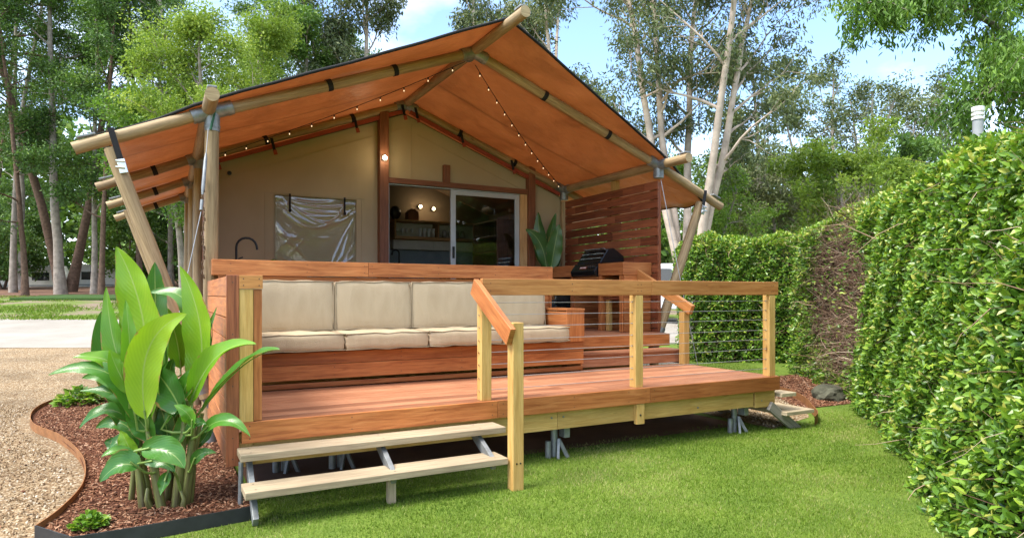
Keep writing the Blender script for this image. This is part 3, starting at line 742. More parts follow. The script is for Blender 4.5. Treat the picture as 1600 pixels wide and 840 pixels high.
# roof
def canopy_mat():
    m,N,L,b=newmat('orange_canvas'); oc=N.new('ShaderNodeTexCoord').outputs['Object']
    g=noise(N,L,oc,2.4,5,.6,.5); r=ramp(N,[(.3,(.45,.232,.122)),(.7,(.53,.288,.16))]); L.new(g,r.inputs[0])
    L.new(r.outputs[0],b.inputs['Base Color']); setp(b,rough=.42,spec=.45)
    # welded double seams across the cloth every 1.15 m, and faint water marks
    sy=N.new('ShaderNodeSeparateXYZ'); L.new(oc,sy.inputs[0]); pp=N.new('ShaderNodeMath'); pp.operation='PINGPONG'; L.new(sy.outputs[1],pp.inputs[0]); pp.inputs[1].default_value=.575
    se=ramp(N,[(.012,(.74,.72,.70)),(.022,(1,1,1)),(.04,(.88,.87,.86)),(.05,(1,1,1))]); L.new(pp.outputs[0],se.inputs[0])
    st_=ramp(N,[(.45,(1,1,1)),(.62,(.88,.86,.84))]); L.new(noise(N,L,oc,1.1,6,.65,1.5),st_.inputs[0])
    cc=mixc(N,L,1,mixc(N,L,1,r.outputs[0],se.outputs[0],'MULTIPLY'),st_.outputs[0],'MULTIPLY'); L.new(cc,b.inputs['Base Color'])
    w=noise(N,L,mapping(N,L,oc,(1,2.2,1)),3.4,4,.5,1.6); bump(N,L,b,w,.55,.04)
    t=N.new('ShaderNodeBsdfTranslucent'); L.new(mixc(N,L,1,cc,(1.25,1.2,1.05),'MULTIPLY'),t.inputs[0])
    mx=N.new('ShaderNodeMixShader'); mx.inputs[0].default_value=.36; L.new(b.outputs[0],mx.inputs[1]); L.new(t.outputs[0],mx.inputs[2]); L.new(mx.outputs[0],N['Material Output'].inputs[0]); return m
M['canopy']=canopy_mat()
TH=.062
def front_y(d,side):
    if d<=2.75: return 1.23+(1.93-1.23)*(d/2.75)**1.15
    return 1.93+.38*(d-2.75)/1.0
V=[];F=[];nu,nv=26,60
for side in (-1,1):
    dmax=3.62 if side<0 else 3.86
    b0=len(V)
    for i in range(nu+1):
        d=dmax*i/nu; x=XC+side*d; yf=front_y(d,side)
        for j in range(nv+1):
            y=yf+(8.3-yf)*(j/nv)**1.25
            z=roof_z(x)+TH+.012
            # shallow sag between the rafters and crease fans near the eave
            k=[t for t in TR]; 
            seg=None
            for a,b_ in zip(TR,TR[1:]):
                if a<=y<=b_: seg=(y-a)/(b_-a)
            if seg is not None: z-= .035*math.sin(math.pi*seg)*math.sin(math.pi*min(1,d/2.75))
            if y<2.07: z-= .02*((2.07-y)/.84)*math.sin(math.pi*min(1,d/2.75))
            if d>2.75: z+=.012*math.sin(14*(y-2)+5*d)*math.exp(-((y-2.3)/.9)**2)+.015*(d-2.75)*math.sin(4.2*y)
            z+=.006*math.sin(9*y+4*d)*math.sin(3*d)
            V.append((x,y,z))
    for i in range(nu):
        for j in range(nv):
            q=(b0+i*(nv+1)+j,b0+(i+1)*(nv+1)+j,b0+(i+1)*(nv+1)+j+1,b0+i*(nv+1)+j+1)
            F.append(q if side>0 else q[::-1])
me=bpy.data.meshes.new('roof_canopy'); me.from_pydata(V,[],F)
for p in me.polygons: p.use_smooth=True
me.materials.append(M['canopy']); roof=bpy.data.objects.new('roof_canopy',me); COL.objects.link(roof); roof.parent=tent; roof.matrix_parent_inverse=Matrix.Translation(tent.location).inverted()
so=roof.modifiers.new('thick','SOLIDIFY'); so.thickness=.004
bpy.context.view_layer.update()
m=MB()
for s in (0,1):
    b0=s*(nu+1)*(nv+1); m.tube([Vector(V[b0+i*(nv+1)])+Vector((0,-.004,.004)) for i in range(nu+1)],.016,8)
    m.tube([Vector(V[b0+nu*(nv+1)+j]) for j in range(nv+1)],.012,8)
m.build('edge_trim',M['webbing'],roof)
m=MB()
for d_,sd in ((2.0,-1),(2.0,1)): pass
# webbing loops round the rafters
def loop(x,y,par=tent):
    d=Vector((1,0,0.38 if x<XC else -.38)).normalized(); c=Vector((x,y,roof_z(x)-.003)); m=MB(); m.tube([c-d*.028,c+d*.028],.061,14,False); return m.build('webbing_loop',M['webbing'],tent)
for x in (1.05,1.75,3.65,4.6): loop(x,2.07)
for x in (.75,1.9,3.55,4.5): loop(x,4.42)
for y in TR[1:]: loop(-.55,y)
# ratchet straps on the splayed legs
def strap(x,y,s,l):
    m=MB(); p0=Vector((x,y-.062,roof_z(x)+.06)); p1=p0+Vector((s*l*.28,-.018,-l)); m.bar(p0,p1,.050,.006,up=(0,1,0)); m.bar(p0,p0+Vector((0,.12,.012)),.05,.006)
    o=m.build('strap',M['webbing'],tent)
    b=MB(); q=p1+Vector((0,-.006,.0)); b.bar(q,q+Vector((s*.03,0,-.12)),.065,.022,up=(0,1,0)); b.tube([q+Vector((-.035,-.015,-.02)),q+Vector((.035,-.015,-.02))],.012,8); b.tube([q+Vector((-.035,-.018,-.075)),q+Vector((.035,-.018,-.075))],.012,8); b.build('buckle',M['chrome'],o,.003)
strap(-.87,1.97,1,.27); strap(6.26,2.08,-1,.22)
# guy wire and chain at the front left pole
m=MB(); a=Vector((-.09,1.98,2.42)); b_=Vector((-.16,1.80,1.62)); c=Vector((-.42,1.60,.3)); m.tube([b_,c],.004,6); m.tube([a,a.lerp(b_,.3)],.004,6); gw=m.build('guy_wire',M['rope'],tent)
m=MB(); m.tube([a.lerp(b_,.3),a.lerp(b_,.38),a.lerp(b_,.72),a.lerp(b_,.8)],[.008,.016,.016,.008],8); m.tube([a.lerp(b_,.86),a.lerp(b_,.98)],.014,8); m.build('turnbuckle',M['steel'],gw)
m=MB(); a2=Vector((-.10,2.02,2.3)); 
for k in range(22):
    p=Vector((-.13+.008*math.sin(k*.9),2.0,2.0-.045*k)); m.tube([p,p+Vector((.006 if k%2 else -.006,.004,-.04))],.009,6)
m.build('chain',plain('rusty_chain',(.16,.10,.06),.6,.5,.3,30),gw)
m=MB(); m.tube([(XR-.02,2.0,2.4),(XR+.12,1.75,.95),(XR+.30,1.52,-.5)],.005,6); m.build('guy_wire',M['rope'],tent)
m=MB(); m.tube([(XL+.03,2.02,2.64),(XL-.02,1.99,2.42)],.011,8); m.build('green_tie',plain('green_rope',(.02,.10,.05),.7),tent)

# canvas front
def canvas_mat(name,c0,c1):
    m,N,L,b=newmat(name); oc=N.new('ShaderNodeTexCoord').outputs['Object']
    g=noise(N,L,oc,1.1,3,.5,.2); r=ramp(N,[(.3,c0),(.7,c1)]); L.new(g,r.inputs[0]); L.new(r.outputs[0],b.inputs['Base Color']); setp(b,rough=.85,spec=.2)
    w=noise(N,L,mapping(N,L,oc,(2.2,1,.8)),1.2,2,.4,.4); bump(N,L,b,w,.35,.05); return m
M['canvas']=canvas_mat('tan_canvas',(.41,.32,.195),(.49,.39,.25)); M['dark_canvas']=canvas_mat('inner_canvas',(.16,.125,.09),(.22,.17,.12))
YW=4.50
def wall_poly(pts,mb): mb.prism(pts,'y',YW,YW+.012,tint=.5)
def ztop(x): return roof_z(x)-.13
m=MB()
wx0,wx1,wz0,wz1=.86,1.98,.95,2.215
m.prism([(XL,UP),(wx0,UP),(wx0,ztop(wx0)),(XL,ztop(XL))],'y',YW,YW+.012)
m.prism([(wx0,wz1),(wx1,wz1),(wx1,ztop(wx1)),(wx0,ztop(wx0))],'y',YW,YW+.012)
m.prism([(wx0,UP),(wx1,UP),(wx1,wz0),(wx0,wz0)],'y',YW,YW+.012)
m.prism([(wx1,UP),(2.44,UP),(2.44,ztop(2.44)),(wx1,ztop(wx1))],'y',YW,YW+.012)
m.prism([(2.44,2.49),(4.74,2.49),(4.74,ztop(4.74)),(XC,ztop(XC)),(2.44,ztop(2.44))],'y',YW,YW+.012)
m.prism([(4.74,UP),(XR,UP),(XR,ztop(XR)),(4.74,ztop(4.74))],'y',YW,YW+.012)
fw_=m.build('front_wall',M['canvas'],tent)
for x0,x1 in ((.0,2.28),(2.45,4.7)):
    m=MB()
    n=10
    for k in range(n):
        xa=x0+(x1-x0)*k/n; xb=x0+(x1-x0)*(k+1)/n; m.bar((xa,YW-.004,ztop(xa)-.20),(xb,YW-.004,ztop(xb)-.20),.008,.010) if not (xa<XC<xb) else None
    m.build('seam',M['canvas'],fw_)
for bb in ((.746,.754,.9,2.233),(2.056,2.064,.9,2.233),(.70,2.10,2.235,2.25),(2.80,2.806,2.58,3.4)): m=MB(); m.box(bb[0],bb[1],YW-.007,YW-.001,bb[2],bb[3]); m.build('seam',M['canvas'],fw_)
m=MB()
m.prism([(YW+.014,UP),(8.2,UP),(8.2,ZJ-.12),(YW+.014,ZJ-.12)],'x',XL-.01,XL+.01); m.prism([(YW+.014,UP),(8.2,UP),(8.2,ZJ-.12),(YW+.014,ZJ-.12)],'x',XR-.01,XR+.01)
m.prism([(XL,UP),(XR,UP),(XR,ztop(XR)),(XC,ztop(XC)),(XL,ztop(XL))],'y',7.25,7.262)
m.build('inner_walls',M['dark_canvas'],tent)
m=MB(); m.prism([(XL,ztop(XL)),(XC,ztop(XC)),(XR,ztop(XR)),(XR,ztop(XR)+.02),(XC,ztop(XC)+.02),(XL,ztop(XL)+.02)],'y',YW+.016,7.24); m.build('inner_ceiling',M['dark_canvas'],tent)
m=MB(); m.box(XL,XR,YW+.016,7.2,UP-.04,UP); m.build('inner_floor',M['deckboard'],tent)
# red edge below the back truss, tie straps hanging from it
for s in (-1,1):
    m=MB(); a=Vector((XC+s*.05,4.40,roof_z(XC)-.115)); b_=Vector((XL+.08 if s<0 else XR-.1,4.40,ZJ-.085)); m.bar(a,b_,.02,.055); m.build('red_edge',M['red_edge'],tent)
for x in (.14,.82,1.92,2.62,2.82,3.55,4.42):
    m=MB(); z=roof_z(x)-.01; m.bar((x-.01,4.34,z),(x+.03,4.335,z-.17),.035,.012,up=(0,1,0)); t=m.build('tie_strap',M['webbing'],tent)
    q=MB(); q.bar((x+.028,4.33,z-.155),(x+.045,4.33,z-.215),.045,.02,up=(0,1,0)); q.build('red_tab',M['red_edge'],t)
m=MB(); m.tube([(.31,YW-.01,2.45),(.31,YW-.02,2.45)],.028,10); m.build('eyelet',M['black'],fw_)
# clear window with strapped plastic
def clear_mat():
    m,N,L,b=newmat('clear_plastic'); setp(b,color=(.55,.52,.48,1),rough=.16,spec=.6)
    t=N.new('ShaderNodeBsdfTransparent'); t.inputs[0].default_value=(.93,.93,.91,1); mx=N.new('ShaderNodeMixShader'); mx.inputs[0].default_value=.165
    g=N.new('ShaderNodeBsdfGlossy'); g.inputs['Roughness'].default_value=.12; g.inputs[0].default_value=(.9,.9,.9,1)
    m2=N.new('ShaderNodeMixShader'); m2.inputs[0].default_value=.78; L.new(b.outputs[0],m2.inputs[1]); L.new(g.outputs[0],m2.inputs[2])
    L.new(t.outputs[0],mx.inputs[1]); L.new(m2.outputs[0],mx.inputs[2]); L.new(mx.outputs[0],N['Material Output'].inputs[0]); return m
M['clear']=clear_mat()
win=MB(); win.box(wx0-.03,wx1+.03,YW+.06,YW+.065,wz0-.03,wz1+.02); wn_=win.build('window',M['canvas'],tent); wn_['label']='rolled canvas flap behind the clear window'
n=130
# slack plastic: sharp creases swagged between the top corners and fanning in from the sides
_u,_v=np.meshgrid(np.linspace(0,1,n+1),np.linspace(0,1,n+1),indexing='ij'); _y=.004*np.sin(6*_u+4*_v)+.004*np.sin(9*_v-5*_u)
cr_=np.random.default_rng(5)
for k in range(30):
    q=k%5
    if q in (0,1):   # swag
        a=cr_.uniform(.88,1.0); sag=cr_.uniform(.03,.28); x0=cr_.uniform(-.1,.25); x1=cr_.uniform(.75,1.1); t=np.clip((_u-x0)/(x1-x0),0,1); cv=a-sag*4*t*(1-t); d=_v-cv; m_=np.clip(np.sin(np.pi*t)*1.6,0,1) if k%2 else np.exp(-((t-cr_.uniform(.2,.8))/.3)**2)
    elif q==2:       # right hand fan
        x0,y0=cr_.uniform(.55,.8),cr_.uniform(-.05,.15); x1,y1=1.02,cr_.uniform(.35,.98); L2=math.hypot(x1-x0,y1-y0); tx,ty=(x1-x0)/L2,(y1-y0)/L2; t=((_u-x0)*tx+(_v-y0)*ty)/L2; d=(_u-x0)*ty-(_v-y0)*tx+.03*np.sin(np.pi*np.clip(t,0,1)); m_=np.clip(1-(2*t-1)**2,0,1)
    elif q==3:       # left hand fan
        x0,y0=-.02,cr_.uniform(.3,.95); x1,y1=cr_.uniform(.2,.5),y0-cr_.uniform(.1,.45); L2=math.hypot(x1-x0,y1-y0); tx,ty=(x1-x0)/L2,(y1-y0)/L2; t=((_u-x0)*tx+(_v-y0)*ty)/L2; d=(_u-x0)*ty-(_v-y0)*tx; m_=np.clip(1-(2*t-1)**2,0,1)*.7
    else:            # short crinkles
        x0,y0=cr_.uniform(.1,.9),cr_.uniform(.05,.75); an=cr_.uniform(-1,1); tx,ty=math.cos(an),math.sin(an); t=((_u-x0)*tx+(_v-y0)*ty)/.16; d=(_u-x0)*ty-(_v-y0)*tx; m_=np.exp(-t*t*2)*.6
    wd=cr_.uniform(.010,.026); _y+=-cr_.uniform(.003,.0075)*np.exp(-(d/wd)**2)*m_
V=np.stack([wx0+.02+(wx1-wx0-.04)*_u,YW-.02+_y,wz0+(wz1-wz0-.02)*_v],-1).reshape(-1,3)
F=[(i*(n+1)+j,(i+1)*(n+1)+j,(i+1)*(n+1)+j+1,i*(n+1)+j+1) for i in range(n) for j in range(n)]
ob=fast('clear_panel',np.array(V),np.array(F),np.full(len(F),.5),M['clear'],wn_,True)
ob.parent=wn_; ob.matrix_parent_inverse=Matrix.Identity(4)
for x in (1.06,1.80):
    m=MB(); m.box(x-.012,x+.012,YW-.065,YW-.055,1.98,2.23); m.tube([(x,YW-.07,2.0),(x,YW-.075,2.0)],.022,8); q=m.build('strap',M['webbing'],wn_); q.matrix_parent_inverse=Matrix.Identity(4)
# timber posts and the sliding door
m=MB(); m.box(2.288,2.42,4.37,YW-.002,UP,3.50,tint=.45); m.build('wall_post',M['frame_wood'],tent,.004)
m=MB(); m.box(4.755,4.87,4.37,YW-.002,UP,2.93,tint=.35); m.build('wall_post',M['frame_wood'],tent,.004)
m=MB(); m.box(3.30,3.40,4.42,YW-.002,2.565,2.83,tint=.55); m.build('short_post',M['frame_wood'],tent,.003)
door=MB(); door.box(2.422,4.752,4.40,4.56,2.485,2.563,tint=.4); DR=door.build('door_frame',M['frame_wood'],tent,.004)
m=MB(); m.box(4.625,4.75,4.43,4.56,UP,2.483,tint=.9); q=m.build('pale_jamb',wood('pale_jamb_timber',(.42,.22,.08),(.54,.31,.13),(.62,.38,.18),.5),DR,.003); q.matrix_parent_inverse=Matrix.Identity(4)
m=MB(); m.box(2.424,2.446,4.43,4.56,UP,2.483,tint=.9); m.box(2.448,4.62,4.44,4.56,2.468,2.483); q=m.build('metal_track',M['alu'],DR,.002); q.matrix_parent_inverse=Matrix.Identity(4)
m=MB(); m.box(3.424,3.505,4.455,4.50,UP+.01,2.466); m.box(4.545,4.618,4.455,4.50,UP+.01,2.466); m.box(3.507,4.543,4.456,4.499,2.395,2.466); m.box(3.507,4.543,4.456,4.499,UP+.01,UP+.10)
SD=m.build('sliding_door',M['alu'],tent,.003)
def glass_mat():
    m,N,L,b=newmat('dark_glass'); t=N.new('ShaderNodeBsdfTransparent'); t.inputs[0].default_value=(.72,.75,.73,1)
    g=N.new('ShaderNodeBsdfGlossy'); g.inputs['Roughness'].default_value=.01
    f=N.new('ShaderNodeFresnel'); f.inputs[0].default_value=1.5; mx=N.new('ShaderNodeMixShader'); L.new(f.outputs[0],mx.inputs[0]); L.new(t.outputs[0],mx.inputs[1]); L.new(g.outputs[0],mx.inputs[2]); L.new(mx.outputs[0],N['Material Output'].inputs[0]); return m
M['glass']=glass_mat()
m=MB(); m.box(3.508,4.542,4.474,4.480,UP+.102,2.393); q=m.build('pane',M['glass'],SD); q.matrix_parent_inverse=Matrix.Identity(4)
m=MB(); m.box(3.445,3.480,4.435,4.453,1.42,1.60); q=m.build('handle',M['black'],SD,.004); q.matrix_parent_inverse=Matrix.Identity(4)
for o in (DR,SD):
    pass

# lit wall lamp on the left wall post
wlmp=thing('wall_lamp',(2.345,4.36,2.82),'small lit lamp on the timber post left of the door','lamp')
m=MB(); m.box(2.315,2.375,4.338,4.368,2.79,2.86); m.build('base',M['black'],wlmp,.003)
m=MB(); m.ellip((2.345,4.315,2.82),.032,.024,.032); m.build('bulb',emit('warm_lamp',(1,.85,.55),16),wlmp)
def point(name,loc,e,r,col=(1,.78,.48)):
    l=bpy.data.lights.new(name,'POINT'); l.energy=e; l.shadow_soft_size=r; l.color=col; o=bpy.data.objects.new(name,l); COL.objects.link(o); o.location=loc; return o
point('wall_lamp_light',(2.345,4.20,2.82),.7,.05)

# strings of small bulbs
M['bulb']=emit('fairy_bulb',(1,.72,.42),.5)
def bulbs(lab,a,b_,sag,n,off):
    t=thing('string_lights',a,lab,'string lights','fairy lights under the roof'); a=Vector(a); b_=Vector(b_)
    def P(k): return a.lerp(b_,k)+Vector((0,0,-sag*4*k*(1-k)))
    m=MB(); m.tube([P(i/24) for i in range(25)],.0045,5); m.build('cable',M['black'],t)
    for i in range(n):
        p=P((i+.5)/n); q=MB(); q.tube([p,p+Vector((0,0,-.028))],.008,6); q.ellip(p+Vector((0,0,-.038)),.0065,.0065,.011,8,6,mat=1); q.build('bulb',[M['black'],M['bulb']],t)
bulbs('string of small bulbs on the left slope of the roof',(2.60,2.10,3.54),(.12,4.25,2.62),.05,11,0)
bulbs('string of small bulbs on the right slope of the roof',(2.74,2.12,3.53),(5.3,4.28,2.63),.08,13,0)
m=None

# ------------------------------------------------------------------ inside the tent
kb=thing('kitchen_bench',(3.6,6.8,UP),'pale kitchen bench against the back wall inside the tent','bench')
m=MB(); m.box(2.3,5.2,6.62,7.2,UP+.004,1.22); m.build('cupboard',plain('pale_laminate',(.42,.40,.37),.5),kb,.004)
m=MB(); m.box(2.28,5.22,6.58,7.21,1.222,1.262); m.build('benchtop',M['jarrah'],kb,.004)
m=MB(); m.box(2.3,5.2,7.20,7.215,1.264,1.72); m.build('splashback',plain('grey_blue_tiles',(.20,.24,.27),.3),kb)
tp=thing('kitchen_tap',(3.37,6.75,1.262),'black gooseneck tap on the indoor kitchen bench','tap')
def goose(par,x,y,z,h,rch,r,dirv):
    d=Vector(dirv); p=[Vector((x,y,z)),Vector((x,y,z+h-rch/2))]
    for k in range(1,9):
        t=math.pi*k/8*.92; p.append(Vector((x,y,z+h-rch/2))+d*(rch/2*(1-math.cos(t)))+Vector((0,0,rch/2*math.sin(t))))
    p.append(p[-1]+Vector((0,0,-.05))+d*.008); m=MB(); m.tube(p,r,10); m.lathe((x,y,z),[(0,0),(r*1.9,0),(r*1.9,.03),(r,.04)],12); m.build('spout',M['black'],par)
    m=MB(); m.tube([(x+.02,y,z+.06),(x+.07,y,z+.08)],r*.6,8); m.build('lever',M['black'],par)
goose(tp,3.37,6.75,1.262,.42,.13,.016,(-1,0,0))
sh=thing('wall_shelf',(3.9,7.1,1.9),'open timber wall shelf holding glasses inside the tent','shelf')
m=MB(); m.box(3.34,5.1,6.90,7.24,1.90,1.955); m.box(3.34,5.1,6.92,7.24,2.235,2.265); m.box(3.34,3.37,6.92,7.24,1.957,2.233); m.box(4.2,4.23,6.92,7.24,1.957,2.233); m.build('boards',wood('shelf_timber',(.26,.13,.05),(.36,.19,.08),(.42,.25,.12),.5),sh,.003)
m=MB(); m.box(3.36,5.1,7.215,7.24,1.957,2.233); m.box(3.36,4.16,7.05,7.24,1.72,1.898); m.box(4.165,5.1,7.05,7.24,1.72,1.898); m.build('white_panel',plain('shelf_panel',(.5,.46,.4),.5),sh,.002)
gm_=plain('drinking_glass',(.55,.55,.55),.08,0,.05,6,.9)
for i in range(4):
    x=3.42+i*.095; g=MB(); g.lathe((x,7.0,1.9555),[(.0,0),(.028,.002),(.004,.012),(.004,.07),(.03,.1),(.026,.15)],10); tag(g.build('wine_glass',gm_),'small dark wine glass at the left end of the indoor shelf','glass','wine glasses on the shelf')
for i in range(4):
    x=3.87+i*.085; g=MB(); g.lathe((x,6.98,1.9555),[(0,0),(.03,0),(.034,.17),(.031,.17),(.027,.01),(0,.01)],12); tag(g.build('tumbler',gm_),'tall bright tumbler in the middle of the indoor shelf','glass','tumblers on the shelf')
for i in range(4):
    x=4.36+i*.13; g=MB(); g.lathe((x,7.0,1.9555),[(0,0),(.04,0),(.05,.05),(.05,.11),(.03,.15),(0,.155)],12); tag(g.build('mug',plain('grey_mug',(.24,.22,.2),.5)),'grey mug on the right half of the indoor shelf','mug','mugs on the shelf')
m=MB(); m.ellip((3.40,7.05,2.40),.11,.06,.13); tag(m.build('kettle',M['black']),'dark round kettle on the left end of the shelf top','kettle')
m=MB(); m.prism([(3.62,2.266),(3.84,2.266),(3.84,2.42),(3.78,2.48),(3.68,2.48),(3.62,2.42)],'y',6.98,7.15); tag(m.build('bread_bin',M['frame_wood'],None,.01),'small brown bread bin on top of the shelf','bread bin')
for nm,x,z,e in (('left',3.93,2.555,14),('right',4.20,2.53,8)):
    t=thing('wall_spotlight',(x,7.2,z),'larger lit spotlight on the back wall above the shelf' if nm=='left' else 'smaller lit spotlight right of the brighter one above the shelf','lamp')
    m=MB(); m.tube([(x,7.245,z),(x,7.16,z)],.035,12); m.build('body',M['black'],t); m=MB(); m.ellip((x,7.14,z),.030,.022,.030); m.build('bulb',emit('spot_bulb_'+nm,(1,.75,.42),9 if nm=='left' else 6),t)
    point('spotlight_glow',(x,7.0,z),e*.05,.04)
# tall cupboard and oven seen through the glass
cu=thing('tall_cupboard',(4.6,6.4,UP),'dark tall cupboard with open shelves behind the sliding glass','cupboard')
m=MB(); m.box(4.75,5.40,5.5,5.53,UP,2.2); m.box(4.75,5.40,6.5,6.53,UP,2.2)
for z in (.4,.95,1.3,1.62,1.9,2.18): m.box(4.76,5.39,5.532,6.498,z,z+.025)
m.build('carcass',M['frame_wood'],cu)
ov=thing('oven',(4.35,6.5,UP),'black oven with a row of steel knobs seen through the glass','oven')
m=MB(); m.box(4.10,4.72,6.45,6.6,UP+.03,1.26); m.build('body',M['gloss_black'],ov,.004)
m=MB(); m.tube([(4.15,6.42,1.02),(4.67,6.42,1.02)],.011,8); m.build('handle',M['chrome'],ov)
for k in range(6): m=MB(); m.tube([(4.17+k*.095,6.45,1.17),(4.17+k*.095,6.42,1.17)],.019,10); m.build('knob',M['chrome'],ov)

# outdoor sink bench behind the seat back
sb=thing('sink_bench',(.5,3.3,UP),'outdoor sink bench hidden behind the seat back','bench')
m=MB(); m.box(.06,1.0,2.95,3.5,UP+.004,1.17); m.build('cupboard',M['jarrah'],sb,.003); m=MB(); m.box(.04,1.04,2.92,3.52,1.172,1.21); m.build('benchtop',M['steel'],sb,.003)
tp=thing('outdoor_tap',(.27,3.2,1.21),'black gooseneck tap on the outdoor sink bench','tap'); goose(tp,.27,3.2,1.21,.30,.22,.013,(.98,-.1,0))

# ------------------------------------------------------------------ big leaved plants
def biglefmat(name,stops,trans=.32,rough=.27):
    m,N,L,b=newmat(name); uv=N.new('ShaderNodeTexCoord').outputs['UV']; sx=N.new('ShaderNodeSeparateXYZ'); L.new(uv,sx.inputs[0])
    r=ramp(N,stops); ad=N.new('ShaderNodeMath'); ad.operation='MULTIPLY_ADD'; L.new(noise(N,L,N.new('ShaderNodeTexCoord').outputs['Object'],5,4),ad.inputs[0]); ad.inputs[1].default_value=.3
    sb_=N.new('ShaderNodeMath'); sb_.operation='SUBTRACT'; L.new(attr(N),sb_.inputs[0]); sb_.inputs[1].default_value=.15; L.new(sb_.outputs[0],ad.inputs[2]); L.new(ad.outputs[0],r.inputs[0])
    ab=N.new('ShaderNodeMath'); ab.operation='ABSOLUTE'; L.new(sx.outputs[1],ab.inputs[0])
    # side veins sweep outwards from the midrib
    ve=N.new('ShaderNodeMath'); ve.operation='MULTIPLY_ADD'; L.new(ab.outputs[0],ve.inputs[0]); ve.inputs[1].default_value=-.22; L.new(sx.outputs[0],ve.inputs[2])
    mu=N.new('ShaderNodeMath'); mu.operation='MULTIPLY'; L.new(ve.outputs[0],mu.inputs[0]); mu.inputs[1].default_value=150
    sn=N.new('ShaderNodeMath'); sn.operation='SINE'; L.new(mu.outputs[0],sn.inputs[0])
    vr=ramp(N,[(0,(.96,.965,.96)),(1,(1.035,1.03,1.02))]); mr=N.new('ShaderNodeMapRange'); mr.inputs[1].default_value=-1; L.new(sn.outputs[0],mr.inputs[0]); L.new(mr.outputs[0],vr.inputs[0])
    c=mixc(N,L,1,r.outputs[0],vr.outputs[0],'MULTIPLY')
    rib=ramp(N,[(.02,(1,1,1)),(.055,(0,0,0))]); L.new(ab.outputs[0],rib.inputs[0]); ribc=mixc(N,L,.55,c,(.36,.46,.16)); c=mixc(N,L,rib.outputs[0],c,ribc)
    # browned, dried margins in places
    eg=N.new('ShaderNodeMath'); eg.operation='MULTIPLY_ADD'; L.new(noise(N,L,N.new('ShaderNodeTexCoord').outputs['Object'],11,4),eg.inputs[0]); eg.inputs[1].default_value=.9; L.new(ab.outputs[0],eg.inputs[2]); er=ramp(N,[(.0,(0,0,0)),(.5,(0,0,0)),(1,(1,1,1))]); em=N.new('ShaderNodeMapRange'); em.inputs[1].default_value=1.42; em.inputs[2].default_value=1.52; L.new(eg.outputs[0],em.inputs[0]); c=mixc(N,L,em.outputs[0],c,(.30,.20,.07))
    L.new(c,b.inputs['Base Color']); setp(b,rough=rough,spec=.5); bump(N,L,b,sn.outputs[0],.08,.004)
    t=N.new('ShaderNodeBsdfTranslucent'); L.new(mixc(N,L,1,c,(1.3,1.25,.5),'MULTIPLY'),t.inputs[0]); mx=N.new('ShaderNodeMixShader'); mx.inputs[0].default_value=trans
    L.new(b.outputs[0],mx.inputs[1]); L.new(t.outputs[0],mx.inputs[2]); L.new(mx.outputs[0],N['Material Output'].inputs[0]); return m
M['canna']=biglefmat('ginger_lily_leaf',[(0,(.028,.095,.022)),(.3,(.055,.175,.030)),(.55,(.085,.245,.025)),(.8,(.175,.36,.022)),(1,(.29,.46,.03))])
M['banana']=biglefmat('dark_glossy_leaf',[(0,(.025,.075,.015)),(.4,(.05,.13,.028)),(1,(.09,.19,.035))],.15,.35)
M['stem']=plain('green_stem',(.20,.30,.07),.4,0,.4,7)
def big_leaf(par,B,K,T,w,n,tone,mat,seed,cup=.34):
    rr=random.Random(seed); B,K,T=Vector(B),Vector(K),Vector(T); n=Vector(n).normalized(); nu,nv=22,10
    vs=[];uv=[]; L_=(K-B).length+(T-K).length; L_=max(.5*L_+.5*(T-B).length,.01); ph=rr.uniform(0,6); p2=rr.uniform(0,6); twist=rr.uniform(-.55,.55); cup=cup*rr.uniform(.8,1.7)
    for i in range(nu+1):
        t=i/nu; c=B*(1-t)**2+K*2*t*(1-t)+T*t*t; d=((K-B)*(1-t)+(T-K)*t).normalized()
        s=d.cross(n).normalized(); nn=s.cross(d).normalized()
        a=twist*(t-.5)*2; s2=s*math.cos(a)+nn*math.sin(a); n2=nn*math.cos(a)-s*math.sin(a)
        prof=(max(0,math.sin(math.pi*min(1,t**.78)))**.72)*(1-.12*t) if 0<t<1 else 0
        hw=max(w*.5*prof,.0035 if t<.5 else .0008)
        for j in range(nv+1):
            v=(j/nv-.5)*2; av=abs(v)
            up=cup*hw*(av**1.5)*(1-.5*t) - cup*.25*hw
            up+=.05*w*math.sin(11*t+ph+(2 if v>0 else 0))*av*av*prof + .02*w*math.sin(23*t+p2+v)*av
            p=c+s2*(v*hw*(1-.10*av*av))+n2*up
            vs.append(p); uv.append((t*L_,v))
    fs=[];us=[]
    for i in range(nu):
        for j in range(nv):
            f=(i*(nv+1)+j,(i+1)*(nv+1)+j,(i+1)*(nv+1)+j+1,i*(nv+1)+j+1); fs.append(f); us.append([uv[k] for k in f])
    m=MB(); m.add(vs,fs,us,tone,0,True)
    # fleshy midrib on the back
    pts=[B*(1-t)**2+K*2*t*(1-t)+T*t*t-n*(.008+cup*.22*w*math.sin(math.pi*t)) for t in [i/10 for i in range(11)]]
    m.tube(pts,[max(.0085*(1-.85*i/10)*min(1,w/.16),.0015) for i in range(11)],6,True,min(1,tone+.25),1)
    return m.build('leaf',[mat,M['stem']],par,fixn=False)
cn=thing('ginger_lily_plant',(-.45,.12,GZ+.05),'tall leafy clump of broad paddle shaped bright green leaves in the mulch bed','plant')
